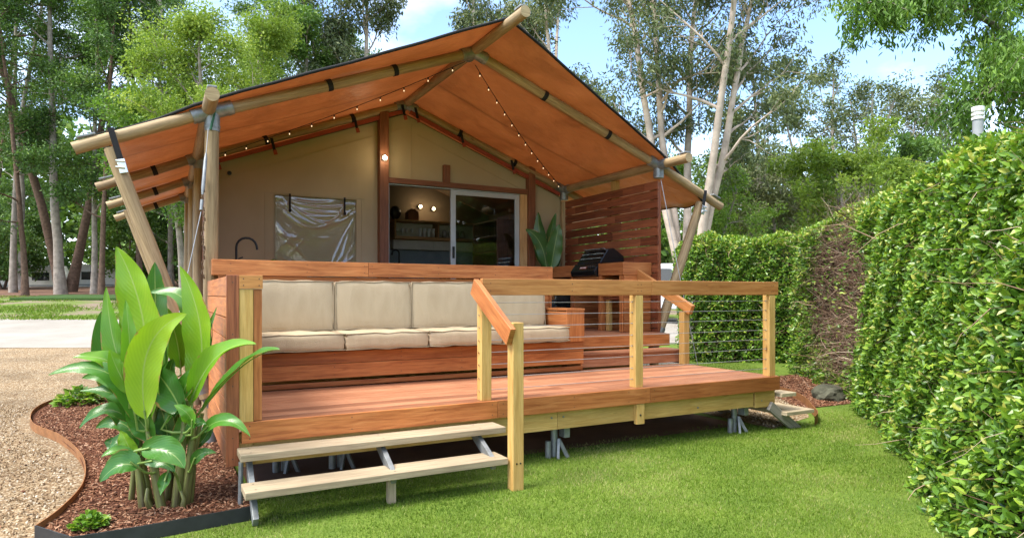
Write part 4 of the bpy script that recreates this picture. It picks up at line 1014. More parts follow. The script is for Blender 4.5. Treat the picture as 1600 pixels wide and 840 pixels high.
CANNA_LEAVES = [  # base, control, tip, width, upper face, tone from dark to bright
 ((-0.594,0.216,0.102),(-0.520,0.126,0.723),(-0.741,0.239,1.183),0.370,(-0.606,-0.809,0.300),0.85),
 ((-0.660,0.104,0.187),(-0.646,0.074,0.512),(-0.685,0.118,0.835),0.127,(0.142,-1.212,0.100),0.7),
 ((-0.517,0.516,0.344),(-0.519,0.494,0.723),(-0.521,0.518,1.100),0.236,(-0.386,-0.928,0.200),0.3),
 ((-0.288,0.109,0.179),(-0.181,0.028,0.621),(-0.371,0.153,1.062),0.254,(-0.650,-0.786,0.200),0.85),
 ((-0.568,-0.025,0.076),(-0.657,-0.028,0.633),(-0.341,-0.204,0.748),0.257,(-0.166,-1.046,0.300),0.98),
 ((-0.315,0.009,0.153),(-0.212,-0.182,0.598),(0.041,-0.409,0.559),0.184,(-0.223,-0.731,0.700),0.78),
 ((-0.249,0.031,0.102),(0.004,-0.213,0.541),(0.188,-0.375,0.519),0.148,(-0.322,-0.281,0.900),0.45),
 ((-0.624,0.119,0.036),(-0.688,0.046,0.537),(-1.107,0.209,0.367),0.164,(-0.308,-0.572,0.750),0.42),
 ((-0.667,0.199,0.258),(-0.726,0.123,0.516),(-0.979,0.197,0.470),0.146,(-0.403,-0.748,0.550),0.7),
 ((-0.624,0.233,-0.034),(-0.601,0.169,0.272),(-0.952,0.352,0.237),0.170,(-0.156,-0.711,0.600),0.32),
 ((-0.652,0.304,0.007),(-0.804,0.307,0.217),(-0.956,0.354,-0.007),0.131,(-0.284,-0.528,0.750),0.32),
 ((-0.250,-0.139,-0.012),(-0.121,-0.288,0.164),(0.009,-0.392,-0.019),0.110,(-0.268,-0.708,0.650),0.5),
 ((-0.304,0.003,-0.255),(-0.268,-0.039,-0.133),(-0.163,-0.072,-0.171),0.084,(-0.115,-0.847,0.500),0.35),
 ((-0.589,-0.184,-0.079),(-0.425,-0.323,-0.027),(-0.360,-0.364,-0.179),0.193,(-0.291,-0.752,0.650),0.38),
 ((-0.609,-0.059,-0.215),(-0.713,-0.055,-0.118),(-0.817,-0.004,-0.289),0.188,(-0.467,-0.657,0.650),0.32),
 ((-0.619,0.060,-0.184),(-0.717,0.033,-0.066),(-0.814,0.051,-0.147),0.086,(-0.284,-0.528,0.700),0.55),
 ((-0.368,-0.019,0.099),(-0.438,0.025,0.276),(-0.548,0.135,0.405),0.257,(-0.650,-0.786,0.250),0.22),
 ((-0.630,0.179,0.258),(-0.780,0.237,0.439),(-0.800,0.271,0.918),0.179,(-0.078,-1.094,0.200),0.65),
 ((-0.297,0.284,0.356),(-0.202,0.238,0.979),(-0.560,0.482,0.881),0.169,(0.020,-0.806,0.400),0.4),
 ((-0.675,0.544,0.035),(-0.848,0.615,0.395),(-0.853,0.640,0.751),0.244,(0.061,-0.941,0.100),0.28),
 ((-0.643,0.129,-0.188),(-0.678,0.126,-0.096),(-0.716,0.169,-0.014),0.132,(-0.474,-0.880,0.300),0.8),
 ((-0.625,0.403,-0.286),(-0.723,0.405,-0.142),(-0.822,0.453,-0.134),0.186,(-0.555,-0.610,0.500),0.18),
 ((-0.447,-0.147,-0.243),(-0.468,-0.186,-0.302),(-0.489,-0.181,-0.372),0.085,(-0.474,-0.880,0.400),0.35),
 ((-0.577,-0.076,-0.183),(-0.461,-0.173,-0.148),(-0.408,-0.190,-0.238),0.085,(-0.379,-0.704,0.600),0.22),
 ((-0.669,0.598,0.003),(-0.754,0.621,0.245),(-0.769,0.652,0.481),0.225,(-0.210,-1.023,0.100),0.25),
 ((-0.441,0.475,0.003),(-0.475,0.442,0.181),(-0.509,0.454,0.350),0.224,(-0.386,-0.928,0.200),0.15),
 ((-0.465,0.488,-0.179),(-0.455,0.431,0.034),(-0.330,0.358,0.157),0.150,(-0.738,-0.738,0.300),0.28),
 ((-0.442,0.305,-0.167),(-0.447,0.285,0.020),(-0.535,0.355,0.199),0.177,(-0.650,-0.786,0.250),0.12),
 ((-0.350,0.369,-0.212),(-0.370,0.357,-0.073),(-0.390,0.390,0.058),0.138,(-0.298,-0.975,0.300),0.25),
 ((-0.358,0.544,0.333),(-0.371,0.500,0.562),(-0.456,0.540,0.785),0.185,(-0.298,-0.975,0.200),0.6),
 ((-0.310,-0.163,0.023),(-0.310,-0.203,0.132),(-0.411,-0.143,0.175),0.105,(-0.474,-0.880,0.400),0.6),
 ((-0.315,-0.104,0.013),(-0.274,-0.177,0.078),(-0.232,-0.206,0.048),0.077,(-0.339,-0.840,0.500),0.3),
 ((-0.638,0.467,-0.156),(-0.687,0.443,0.107),(-0.877,0.539,0.075),0.157,(-0.332,-0.616,0.700),0.2),
 ((-0.286,0.448,0.408),(-0.182,0.369,0.593),(-0.132,0.366,0.776),0.065,(-0.474,-0.880,0.300),0.5),
 ((-0.613,0.397,-0.145),(-0.709,0.426,0.081),(-0.877,0.539,-0.048),0.156,(-0.291,-0.752,0.650),0.3),
 ((-0.591,0.442,0.244),(-0.446,0.313,0.392),(-0.442,0.305,0.692),0.188,(-0.738,-0.738,0.200),0.55),
 ((-0.295,0.226,0.251),(-0.184,0.115,0.465),(-0.182,0.108,0.672),0.124,(-0.826,-0.691,0.200),0.35),
 ((-0.508,0.341,0.075),(-0.460,0.292,0.254),(-0.411,0.289,0.427),0.208,(-0.386,-0.928,0.200),0.3),
 ((-0.470,0.206,-0.252),(-0.521,0.211,-0.113),(-0.572,0.262,-0.045),0.152,(-0.562,-0.833,0.350),0.22),
 ((-0.336,0.191,-0.351),(-0.390,0.169,-0.200),(-0.443,0.192,-0.122),0.153,(-0.386,-0.928,0.350),0.18),
 ((-0.652,0.077,0.231),(-0.735,0.071,0.380),(-0.768,0.083,0.523),0.125,(-0.210,-1.023,0.300),0.72),
 ((-0.622,0.175,-0.142),(-0.702,0.167,-0.026),(-0.782,0.204,-0.130),0.148,(-0.379,-0.704,0.600),0.28),
 ((-0.276,0.215,-0.189),(-0.183,0.143,-0.075),(-0.171,0.159,0.031),0.104,(-0.650,-0.786,0.300),0.3),
 ((-0.555,0.116,0.051),(-0.550,0.073,0.355),(-0.650,0.133,0.652),0.197,(-0.298,-0.975,0.250),0.72),
 ((-0.641,0.298,0.058),(-0.711,0.257,0.393),(-0.941,0.346,0.321),0.151,(-0.356,-0.660,0.600),0.5),
 ((-0.459,0.087,0.026),(-0.342,0.001,0.254),(-0.304,0.003,0.384),0.179,(-0.738,-0.738,0.300),0.5),
 ((-0.533,0.127,-0.100),(-0.610,0.117,0.089),(-0.687,0.153,0.119),0.168,(-0.515,-0.745,0.500),0.42),
 ((-0.421,0.124,-0.154),(-0.325,0.021,0.044),(-0.281,-0.009,0.111),0.160,(-0.650,-0.786,0.400),0.4),
 ((-0.504,0.339,0.251),(-0.550,0.329,0.518),(-0.597,0.366,0.780),0.197,(-0.298,-0.975,0.200),0.62),
]
CANNA_STEMS = [
 ((-0.553,0.194,-0.530),(-0.635,0.239,0.102),0.0277),
 ((-0.585,0.155,-0.530),(-0.663,0.197,0.047),0.0252),
 ((-0.661,0.366,-0.530),(-0.642,0.356,0.084),0.0174),
 ((-0.482,0.099,-0.530),(-0.570,0.147,0.047),0.0273),
 ((-0.504,0.339,-0.530),(-0.516,0.345,0.251),0.0198),
 ((-0.396,0.087,-0.530),(-0.332,0.053,0.169),0.0275),
 ((-0.342,0.092,-0.530),(-0.290,0.064,0.100),0.0299),
 ((-0.315,0.123,-0.530),(-0.239,0.082,0.071),0.0237),
 ((-0.443,0.249,-0.530),(-0.362,0.205,0.041),0.0196),
 ((-0.419,0.293,-0.530),(-0.299,0.228,0.317),0.0198),
 ((-0.544,0.110,-0.530),(-0.559,0.118,-0.397),0.0188),
 ((-0.356,0.031,-0.530),(-0.370,0.039,-0.415),0.0168),
]
INDOOR_LEAVES = [
 ((4.872,4.031,1.268),(4.807,4.010,1.778),(4.530,4.102,1.883),0.251,(-0.738,-0.738,0.400),0.3),
 ((4.889,4.136,1.292),(4.812,4.177,1.735),(4.808,4.179,2.178),0.275,(-0.562,-0.833,0.300),0.3),
 ((5.004,4.187,1.276),(4.985,4.197,1.728),(5.112,4.129,2.180),0.226,(-0.298,-0.975,0.300),0.3),
 ((4.908,3.955,1.256),(4.952,3.903,1.690),(4.996,3.851,1.963),0.300,(-0.386,-0.928,0.250),0.3),
 ((4.932,4.169,1.233),(4.905,4.183,1.458),(4.878,4.198,1.683),0.164,(-0.474,-0.880,0.300),0.3),
 ((4.996,4.078,1.231),(5.045,4.023,1.378),(5.094,3.968,1.523),0.142,(-0.210,-1.023,0.300),0.3),
]
for i,(B,K,T,w,n,tone) in enumerate(CANNA_LEAVES):
    big_leaf(cn,B,K,T,w,n,tone,M['canna'],i)
    if tone<.2: continue
    # leaf stalk joins the nearest stem of the clump
    B=Vector(B); d=(B-Vector(K)).normalized(); best=None
    for (p,q,r_) in CANNA_STEMS:
        p,q=Vector(p),Vector(q)
        for k in range(4,11):
            c=p.lerp(q,k/10); cost=(c-B).length+(2*max(0,c.z-B.z+.05))
            if best is None or cost<best[0]: best=(cost,c)
    foot=best[1]; m=MB(); q=B+d*.05; m.tube([B-d*.06,q,q.lerp(foot,.55)+d*.015,foot],[.006,.0075,.009,.011],8,tint=.6); m.build('leaf_stalk',M['stem'],cn)
M['sheath']=None
def sheath_mat():
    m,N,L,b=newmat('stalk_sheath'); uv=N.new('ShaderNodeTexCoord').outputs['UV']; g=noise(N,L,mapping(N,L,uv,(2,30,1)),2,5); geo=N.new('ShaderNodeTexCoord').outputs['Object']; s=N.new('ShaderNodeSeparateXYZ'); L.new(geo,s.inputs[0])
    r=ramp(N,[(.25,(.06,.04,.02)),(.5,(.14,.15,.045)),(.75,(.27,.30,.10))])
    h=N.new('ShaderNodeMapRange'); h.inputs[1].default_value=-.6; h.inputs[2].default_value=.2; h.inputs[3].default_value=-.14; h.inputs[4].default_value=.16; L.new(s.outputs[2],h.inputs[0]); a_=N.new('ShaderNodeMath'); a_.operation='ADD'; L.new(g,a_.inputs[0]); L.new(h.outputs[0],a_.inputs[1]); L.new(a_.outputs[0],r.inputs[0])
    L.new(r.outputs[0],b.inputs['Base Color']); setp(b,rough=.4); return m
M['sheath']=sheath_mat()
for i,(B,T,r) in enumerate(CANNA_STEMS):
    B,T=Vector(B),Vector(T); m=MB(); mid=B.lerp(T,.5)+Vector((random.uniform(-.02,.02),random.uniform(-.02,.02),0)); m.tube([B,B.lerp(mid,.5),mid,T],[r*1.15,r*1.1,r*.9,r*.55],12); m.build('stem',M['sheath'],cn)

ip=thing('potted_palm',(4.93,4.12,UP),'potted plant with large dark green leaves right of the sliding door','plant')
for i,(B,K,T,w,n,tone) in enumerate(INDOOR_LEAVES):
    big_leaf(ip,B,K,T,w,n,random.uniform(.2,.7),M['banana'],100+i,.2)
    B=Vector(B); m=MB(); m.tube([B+Vector((0,0,.06)),B,B.lerp(Vector((4.93,4.12,.8)),.6),Vector((4.93,4.12,.75))],[.008,.009,.011,.014],8); m.build('leaf_stalk',M['stem'],ip)
m=MB(); m.lathe((4.93,4.12,UP),[(0,.002),(.13,.002),(.17,.42),(.15,.42),(.14,.37),(0,.37)],20); m.build('pot',plain('dark_pot',(.05,.05,.05),.6),ip)

# ------------------------------------------------------------------ foliage
def leafcloud(name,P,D,NRM,size,ratio,tint,mat,parent=None,shape='diamond',fold=.25,mi=None):
    """one folded leaf per point: D leaf direction, NRM face normal"""
    D=D/np.linalg.norm(D,axis=1)[:,None]; S=np.cross(D,NRM); S/=np.linalg.norm(S,axis=1)[:,None]+1e-9; N_=np.cross(S,D)
    L_=size[:,None]; Wd=(size*ratio)[:,None]*.5; n=len(P)
    if shape=='diamond':
        V=np.stack([P,P+D*L_*.45+S*Wd+N_*Wd*fold,P+D*L_,P+D*L_*.45-S*Wd+N_*Wd*fold],1).reshape(-1,3)
        b=np.arange(n)[:,None]*4; F=b+np.array([[0,1,2,3]]); T=tint
    else:
        V=np.stack([P,P+D*L_*.28+S*Wd*.9+N_*Wd*fold,P+D*L_*.68+S*Wd*.82+N_*Wd*fold*.7,P+D*L_-N_*L_*.08,P+D*L_*.68-S*Wd*.82+N_*Wd*fold*.7,P+D*L_*.28-S*Wd*.9+N_*Wd*fold],1).reshape(-1,3)
        b=np.arange(n)[:,None]*6; F=np.concatenate([b+np.array([[0,1,2,3]]),b+np.array([[0,3,4,5]])],0); T=np.tile(tint,2)
    return fast(name,V,F,T,mat,parent,False)
def unit(v): return v/(np.linalg.norm(v,axis=1)[:,None]+1e-9)
def rnd(n): return unit(rng.normal(0,1,(n,3)))

M['hedge']=leafmat('hedge_leaf',[(0,(.03,.075,.014)),(.3,(.065,.15,.02)),(.6,(.125,.245,.027)),(.85,(.23,.37,.036)),(.97,(.34,.45,.05)),(1,(.38,.40,.08))],.32,.25,.45)
M['twig']=leafmat('dry_twigs',[(0,(.05,.028,.018)),(.45,(.17,.10,.065)),(.8,(.34,.235,.16)),(1,(.50,.39,.29))],.85,0,.15)
M['core']=plain('painted_shade_core',(.040,.028,.018),.95,0,.4,9,.1)  # near-black brown: the shade inside the hedge is in this colour
M['bark_dark']=plain('dark_red_bark',(.14,.09,.065),.95,0,.4,7,.15,.5)
M['bark_grey']=plain('grey_bark',(.30,.255,.215),.9,0,.35,4,.2,.5)
M['bark_pale']=plain('pale_smooth_bark',(.46,.37,.30),.75,0,.32,2.2,.25,.3)

def twigs(name,starts,dirs,lens,r,mat,parent,seg=4,wander=.5):
    n=len(starts); pts=[starts]; d=unit(dirs)
    for k in range(seg):
        d=unit(d+rng.normal(0,wander*.5,(n,3))); pts.append(pts[-1]+d*(lens/seg)[:,None])
    V=[];F=[]
    a=unit(np.cross(d,rnd(n))); 
    for k,p in enumerate(pts):
        rr=(r*(1-.8*k/seg))[:,None]; b_=unit(np.cross(d,a))
        for q in range(3): V.append(p+a*rr*math.cos(q*2.094)+b_*rr*math.sin(q*2.094))
    V=np.stack(V,1); m=V.shape[1]; V=V.reshape(-1,3); base=np.arange(n)[:,None]*m
    fs=[]
    for k in range(seg):
        for q in range(3):
            fs.append(base+np.array([[k*3+q,k*3+(q+1)%3,(k+1)*3+(q+1)%3,(k+1)*3+q]]))
    F=np.concatenate(fs,0); return fast(name,V,F,np.tile(rng.uniform(0,1,n),seg*3),mat,parent)

def lerp_path(path,s):
    """path of (a,o) with cumulative length -> points at s in 0..1"""
    P=np.array(path,float); seg=np.linalg.norm(np.diff(P,axis=0),axis=1); c=np.concatenate([[0],np.cumsum(seg)]); c/=c[-1]
    return np.stack([np.interp(s,c,P[:,0]),np.interp(s,c,P[:,1])],1)
def to_world(ao,z):
    return np.stack([ORIGIN[0]+_ac[0]*ao[:,0]+_ou[0]*ao[:,1],ORIGIN[1]+_ac[1]*ao[:,0]+_ou[1]*ao[:,1],z],1)
def hedge(name,label,base,top,ztop,thick,nleaf,size,bare=None,seed=0,round_=.3,zb=GZ,lighttop=0.0,twn=2500,extra=None):
    root=thing(name,Vector((*site(*np.mean(base,axis=0)),GZ)),label,'hedge')
    n=nleaf; s=rng.uniform(0,1,n); area=rng.uniform(0,1,n); onface=area<.78
    h=rng.uniform(0,1,n)**.95
    B=lerp_path(base,s); T=lerp_path(top,s); dT=lerp_path(top,np.clip(s+.02,0,1))-lerp_path(top,np.clip(s-.02,0,1)); dT/=np.linalg.norm(dT,axis=1)[:,None]+1e-9
    nrm2=np.stack([-dT[:,1],dT[:,0]],1)       # outward, towards the lawn (left of the run)
    lump=.06*np.sin(s*23+seed)*np.sin(h*5+s*7)+.03*np.sin(s*51+h*13)+.025*np.sin(s*90+h*31+seed)
    zt=ztop(s) if callable(ztop) else np.full(n,ztop)
    ao=B+(T-B)*h[:,None]; z=zb+(zt-zb)*h
    depth=-np.abs(rng.normal(0,.11,n))+.03
    # rounded shoulder
    sh=np.clip((h-(1-round_/2.6))/(round_/2.6),0,1); depth-=round_*(1-np.sqrt(np.clip(1-sh**2,0,1)))*.8
    ao2=ao+nrm2*(depth+lump)[:,None]
    # the top
    tt=rng.uniform(0,1,n); ao3=T-nrm2*(tt*thick)[:,None]; z3=zt-.05*np.abs(rng.normal(0,1,n))+.05*np.sin(s*40)+.07*np.sin(tt*9+s*17)-round_*.5*np.clip(1-tt*5,0,1)**2+.0
    AO=np.where(onface[:,None],ao2,ao3); Z=np.where(onface,z,z3)
    nx=to_world(nrm2,np.zeros(n))-np.array([ORIGIN[0],ORIGIN[1],0]); nx[:,2]=0
    out=np.where(onface[:,None],unit(nx+np.array([0,0,1])*(.25+1.6*sh[:,None])),np.array([[0,0,1.]]))
    P=to_world(AO,Z)
    keep=np.ones(n,bool)
    if bare is not None: keep=rng.uniform(0,1,n)<bare(s,np.where(onface,h,1.0),onface)
    P,out,dep=P[keep],out[keep],np.where(onface,depth,0)[keep]; hh=np.where(onface,h,1)[keep]; m=len(P)
    D=unit(out*.55+rnd(m)*.85+np.array([0,0,.15])); NR=unit(out+rnd(m)*.75+np.array([0,0,.55]))
    pale_leaf=(rng.uniform(0,1,m)<(.16+.34*(hh>.92)))  # randomly chosen paler leaves, more of them near the top
    T_=np.clip(rng.normal(.47,.17,m)+pale_leaf*.4+.10*(dep>-.05),0,1)
    leafcloud('leaves',P,D,NR,rng.uniform(size*.6,size*1.25,m),.52,T_,M['hedge'],root,'full',.3)
    # solid core added to stop see-through, hedge shade painted into its colour
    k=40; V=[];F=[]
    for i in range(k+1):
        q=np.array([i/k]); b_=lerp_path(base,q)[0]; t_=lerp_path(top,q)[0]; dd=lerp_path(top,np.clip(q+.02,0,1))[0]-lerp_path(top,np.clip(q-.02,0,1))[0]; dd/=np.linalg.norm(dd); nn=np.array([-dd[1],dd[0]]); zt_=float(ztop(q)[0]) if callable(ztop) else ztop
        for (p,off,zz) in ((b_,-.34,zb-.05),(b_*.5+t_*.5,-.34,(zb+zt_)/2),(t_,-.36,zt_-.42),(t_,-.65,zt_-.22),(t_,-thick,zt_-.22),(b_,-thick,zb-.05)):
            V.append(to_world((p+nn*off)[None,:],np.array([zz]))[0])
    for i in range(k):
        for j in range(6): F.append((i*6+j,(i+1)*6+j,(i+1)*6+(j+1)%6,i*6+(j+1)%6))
    fast('dark_core',np.array(V),np.array(F),np.full(len(F),.5),M['core'],root)
    # twigs showing between the leaves
    n=twn; s=rng.uniform(0,1,n); h=rng.uniform(.02,.96,n); 
    if extra is not None:
        k_=rng.uniform(0,1,n)<extra(s,h); s,h=s[k_],h[k_]; n=len(s)
    B=lerp_path(base,s); T=lerp_path(top,s); dT=lerp_path(top,np.clip(s+.02,0,1))-lerp_path(top,np.clip(s-.02,0,1)); dT/=np.linalg.norm(dT,axis=1)[:,None]+1e-9; nr=np.stack([-dT[:,1],dT[:,0]],1)
    zt=ztop(s) if callable(ztop) else np.full(n,ztop)
    P=to_world(B+(T-B)*h[:,None]-nr*rng.uniform(.05,.36,n)[:,None],zb+(zt-zb)*h); nx=to_world(nr,np.zeros(n))-np.array([ORIGIN[0],ORIGIN[1],0])
    twigs('twigs',P,nx*.8+rnd(n)*.8+np.array([0,0,.35]),rng.uniform(.15,.42,n)*(1+rng.uniform(0,1,n)**6*1.6),rng.uniform(.0015,.0045,n)*(1+rng.uniform(0,1,n)**8*1.5),M['twig'],root)
    return root
HB=[(2.15,2.6),(2.62,3.9),(3.16,5.1),(3.70,6.43),(4.45,8.4),(4.72,9.4),(4.78,10.4),(4.80,11.2)]
HT=[(2.75,2.6),(3.22,3.9),(3.55,5.1),(3.98,6.43),(4.48,8.3),(4.74,9.4),(4.78,10.4),(4.80,11.2)]
def bare_big(s,h,face):
    # a bare brown patch where the hedge bends, thin growth round it
    c=np.clip(1-((s-.80)/.15)**2-((h-.54)/.46)**2*.9,0,1); f=np.where(face,1-np.clip(c*3.4*(1+.4*np.sin(s*70+h*9)*np.sin(h*17+s*40)),0,.965),1.0)
    low=np.where(face&(h<.16),.55,1.0); return f*low
def twig_big(s,h):
    c=np.clip(1-((s-.80)/.17)**2-((h-.52)/.52)**2*.9,0,1); return np.clip(.07+c*3,0,1)
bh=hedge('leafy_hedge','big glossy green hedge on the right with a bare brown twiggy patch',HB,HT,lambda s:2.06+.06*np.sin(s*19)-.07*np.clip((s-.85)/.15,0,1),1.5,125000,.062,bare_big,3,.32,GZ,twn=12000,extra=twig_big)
# woody stems in the bare patch
q=np.array([.68,.72,.76,.80,.84,.88,.92]); b_=lerp_path(HB,q)
for i in range(len(q)):
    p=spot(b_[i][0]+.30+.06*math.sin(i*5),b_[i][1]+.05); m=MB(); pts=[p]; 
    for k in range(6): pts.append(pts[-1]+Vector((random.uniform(-.10,.10),random.uniform(-.10,.10),random.uniform(.28,.4))))
    m.tube(pts,[.022,.02,.018,.015,.012,.009,.006],7); m.build('woody_stem',M['twig'],bh)
def bare_far(s,h,face): return np.where(face&(h<.42),.62,1.0)
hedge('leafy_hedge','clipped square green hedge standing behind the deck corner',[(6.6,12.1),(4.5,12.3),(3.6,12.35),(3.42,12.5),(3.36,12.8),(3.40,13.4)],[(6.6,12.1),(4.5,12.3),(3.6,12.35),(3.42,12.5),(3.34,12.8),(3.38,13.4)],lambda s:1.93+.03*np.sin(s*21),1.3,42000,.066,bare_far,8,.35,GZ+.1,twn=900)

# small plants in the bed
def groundcover(loc,r,n,label,seed,sz=.05):
    t=thing('groundcover_plant',loc,label,'plant','low plants in the mulch bed'); a=rng.uniform(0,2*np.pi,n); rr=r*np.sqrt(rng.uniform(0,1,n)); z=np.clip(.75*r*(1-(rr/r)**2),0,None)*rng.uniform(.4,1,n)+.015
    P=np.stack([loc[0]+np.cos(a)*rr,loc[1]+np.sin(a)*rr,loc[2]+z],1); o=np.stack([np.cos(a)*rr/r,np.sin(a)*rr/r,np.full(n,.35)],1)
    leafcloud('leaves',P,unit(o+rnd(n)*.5),unit(np.array([0,0,1.])+rnd(n)*.45),rng.uniform(sz*.7,sz*1.3,n),.75,np.clip(rng.normal(.66,.16,n),0,1),M['hedge'],t,'full',.15)
    twigs('stems',P-np.array([0,0,.0]),np.stack([-o[:,0],-o[:,1],np.full(n,-1.2)],1),np.full(n,.05),np.full(n,.002),M['stem'],t,2,.2)
groundcover(Vector((-.86,-.12,GZ+.05)),.085,260,'small bright green low plant at the front tip of the mulch bed',1,.038)
groundcover(Vector((-1.40,5.2,GZ+.05)),.24,260,'low dark green plant at the back of the mulch bed near the rusty edging',2,.08)
groundcover(Vector((-.42,3.3,GZ+.05)),.26,260,'low plant half hidden behind the tall leafy clump',3,.08)
groundcover(Vector((.62,3.02,1.21)),.03,24,'tiny green plant on the outdoor sink bench behind the seat',4,.05)
# rock
bm=bmesh.new(); bmesh.ops.create_icosphere(bm,subdivisions=3,radius=1)
for v in bm.verts:
    n_=v.co.normalized(); k=1+.13*math.sin(3*n_.x+2*n_.y)+.10*math.sin(5*n_.y+4*n_.z+1)+.04*math.sin(13*n_.x+9*n_.z); v.co=Vector((n_.x*.27*k,n_.y*.20*k,max(-.05,n_.z*.15*k)+.03))
me=bpy.data.meshes.new('rock'); bm.to_mesh(me); bm.free(); me.materials.append(plain('mossy_rock',(.085,.085,.06),.95,0,.45,9,.2,.9))
rk=bpy.data.objects.new('rock',me); COL.objects.link(rk); rk.location=spot(4.38,9.02,.02); rk.rotation_euler=(0,0,.4); tag(rk,'grey mossy rock at the foot of the bare hedge patch','rock')

# ------------------------------------------------------------------ trees
M['fol_dark']=leafmat('forest_foliage',[(0,(.025,.05,.017)),(.35,(.055,.11,.027)),(.65,(.095,.185,.037)),(.9,(.16,.27,.05)),(1,(.24,.34,.08))],.5,.25,.3)
M['fol_light']=leafmat('light_feathery_foliage',[(0,(.07,.12,.02)),(.4,(.15,.24,.035)),(.7,(.25,.35,.05)),(1,(.38,.46,.09))],.5,.3,.3)
M['fol_gum']=leafmat('gum_foliage',[(0,(.045,.065,.03)),(.4,(.09,.125,.05)),(.7,(.15,.185,.07)),(1,(.24,.25,.11))],.45,.2,.35)
M['fol_bright']=leafmat('bright_bush_foliage',[(0,(.045,.10,.016)),(.4,(.10,.20,.028)),(.7,(.165,.29,.04)),(1,(.27,.38,.065))],.45,.3,.35)
class Tubes:
    def __init__(s): s.V=[];s.F=[];s.n=0
    def add(s,pts,rad,k):
        pts=np.array(pts,float); d=np.gradient(pts,axis=0); d=unit(d); a=unit(np.cross(d,np.array([[.31,.77,.12]]))); b_=np.cross(d,a)
        ring=np.arange(k)*2*np.pi/k; V=pts[:,None,:]+np.array(rad)[:,None,None]*(a[:,None,:]*np.cos(ring)[None,:,None]+b_[:,None,:]*np.sin(ring)[None,:,None])
        m=len(pts); i,j=np.meshgrid(np.arange(m-1),np.arange(k),indexing='ij'); F=np.stack([i*k+j,i*k+(j+1)%k,(i+1)*k+(j+1)%k,(i+1)*k+j],-1).reshape(-1,4)
        s.V.append(V.reshape(-1,3)); s.F.append(F+s.n); s.n+=m*k
    def build(s,name,mat,parent): 
        F=np.concatenate(s.F); return fast(name,np.concatenate(s.V),F,np.full(len(F),.5),mat,parent,True)
def curve(p0,d0,L_,n,wander,lift):
    pts=[np.array(p0,float)]; d=np.array(d0,float); d/=np.linalg.norm(d)
    for i in range(n):
        d=d+rng.normal(0,wander,3)+np.array([0,0,lift]); d/=np.linalg.norm(d); pts.append(pts[-1]+d*L_/n)
    return np.array(pts)
def tree(name,label,loc,h,r,cb,cr,bark,fol,nleaf,lsize,stems=1,spread=.12,nb=16,ratio=.5,droop=0.,clump=.55,flat=.6,prof=None,lean=(0,0),group='trees behind the tent',rise=.5,sub=5,tone=.5,cat='tree',wander=.05):
    root=thing(name,loc,label,cat,group); tb=Tubes(); br=Tubes(); tips=[]; loc=np.array(loc,float)
    for s_ in range(stems):
        a=2*math.pi*s_/max(stems,1)+rng.uniform(0,1.5); sp_=spread if stems>1 else .02
        hh=h*(1 if s_==0 else rng.uniform(.75,1.0))
        st=curve(loc+np.array([math.cos(a)*r*.6,math.sin(a)*r*.6,-.1])*(stems>1)+np.array([0,0,-.1])*(stems==1),(math.cos(a)*sp_+lean[0],math.sin(a)*sp_+lean[1],1),hh,14,wander*.6,.015)
        m_=len(st); tt=np.linspace(0,1,m_); rad=r*(1-.9*tt)**.8*(1+.5*np.exp(-tt*22))*(1 if stems==1 else .75)+.015
        tb.add(st,rad,9)
        for b_i in range(nb):
            f=cb/h+(1-cb/h)*((b_i+rng.uniform(0,1))/nb)**.9; f=min(f,.985)
            p=np.array([np.interp(f,tt,st[:,q]) for q in range(3)]); az=rng.uniform(0,2*math.pi); g=(f-cb/h)/(1-cb/h)
            pr=(prof(g) if prof else math.sin(math.pi*(.15+.8*g))**.7); Lb=cr*pr*rng.uniform(.6,1.1)
            el=rise*(.4+.9*g)+rng.normal(0,.12); d=np.array([math.cos(az)*math.cos(el),math.sin(az)*math.cos(el),math.sin(el)])
            c=curve(p,d,Lb,6,.13,.03); r0=max(.018,min(float(np.interp(f,tt,rad))*.5,.05*Lb**.5+.02)); br.add(c,np.linspace(r0,.012,7),5)
            for q in range(sub):
                k=rng.integers(2,7); p2=c[k]; d2=(c[k]-c[k-1])/np.linalg.norm(c[k]-c[k-1])+rng.normal(0,.6,3); d2[2]+=.15
                c2=curve(p2,d2,Lb*rng.uniform(.25,.5),4,.18,.03); br.add(c2,np.linspace(max(.010,r0*.4),.007,5),4); tips+= [c2[-1],c2[-2]]
            tips.append(c[-1])
    tb.build('trunk',bark,root); br.build('branches',bark,root)
    tips=np.array(tips); nt=len(tips); nleaf=int(nleaf); idx=rng.integers(0,nt,nleaf); cs=clump*rng.uniform(.55,1.35,nt)
    off=rng.normal(0,1,(nleaf,3)); off*= (rng.uniform(.25,1,nleaf)**.6/ (np.linalg.norm(off,axis=1)+1e-9))[:,None]; off[:,2]*=flat
    P=tips[idx]+off*cs[idx][:,None]
    D=unit(rnd(nleaf)+off*.5+np.array([0,0,-droop])); NR=unit(rnd(nleaf)*.9+np.array([0,0,.8 if droop<.5 else .1]))
    ct=rng.normal(0,.13,nt)
    T_=np.clip(tone+ct[idx]+rng.normal(0,.14,nleaf)+.12*off[:,2],0,1)
    leafcloud('crown',P,D,NR,rng.uniform(lsize*.6,lsize*1.35,nleaf),ratio,T_,fol,root)
    return root
def px(x,o): return (x-800)/1022*o
GL='tall forest trees on the left'
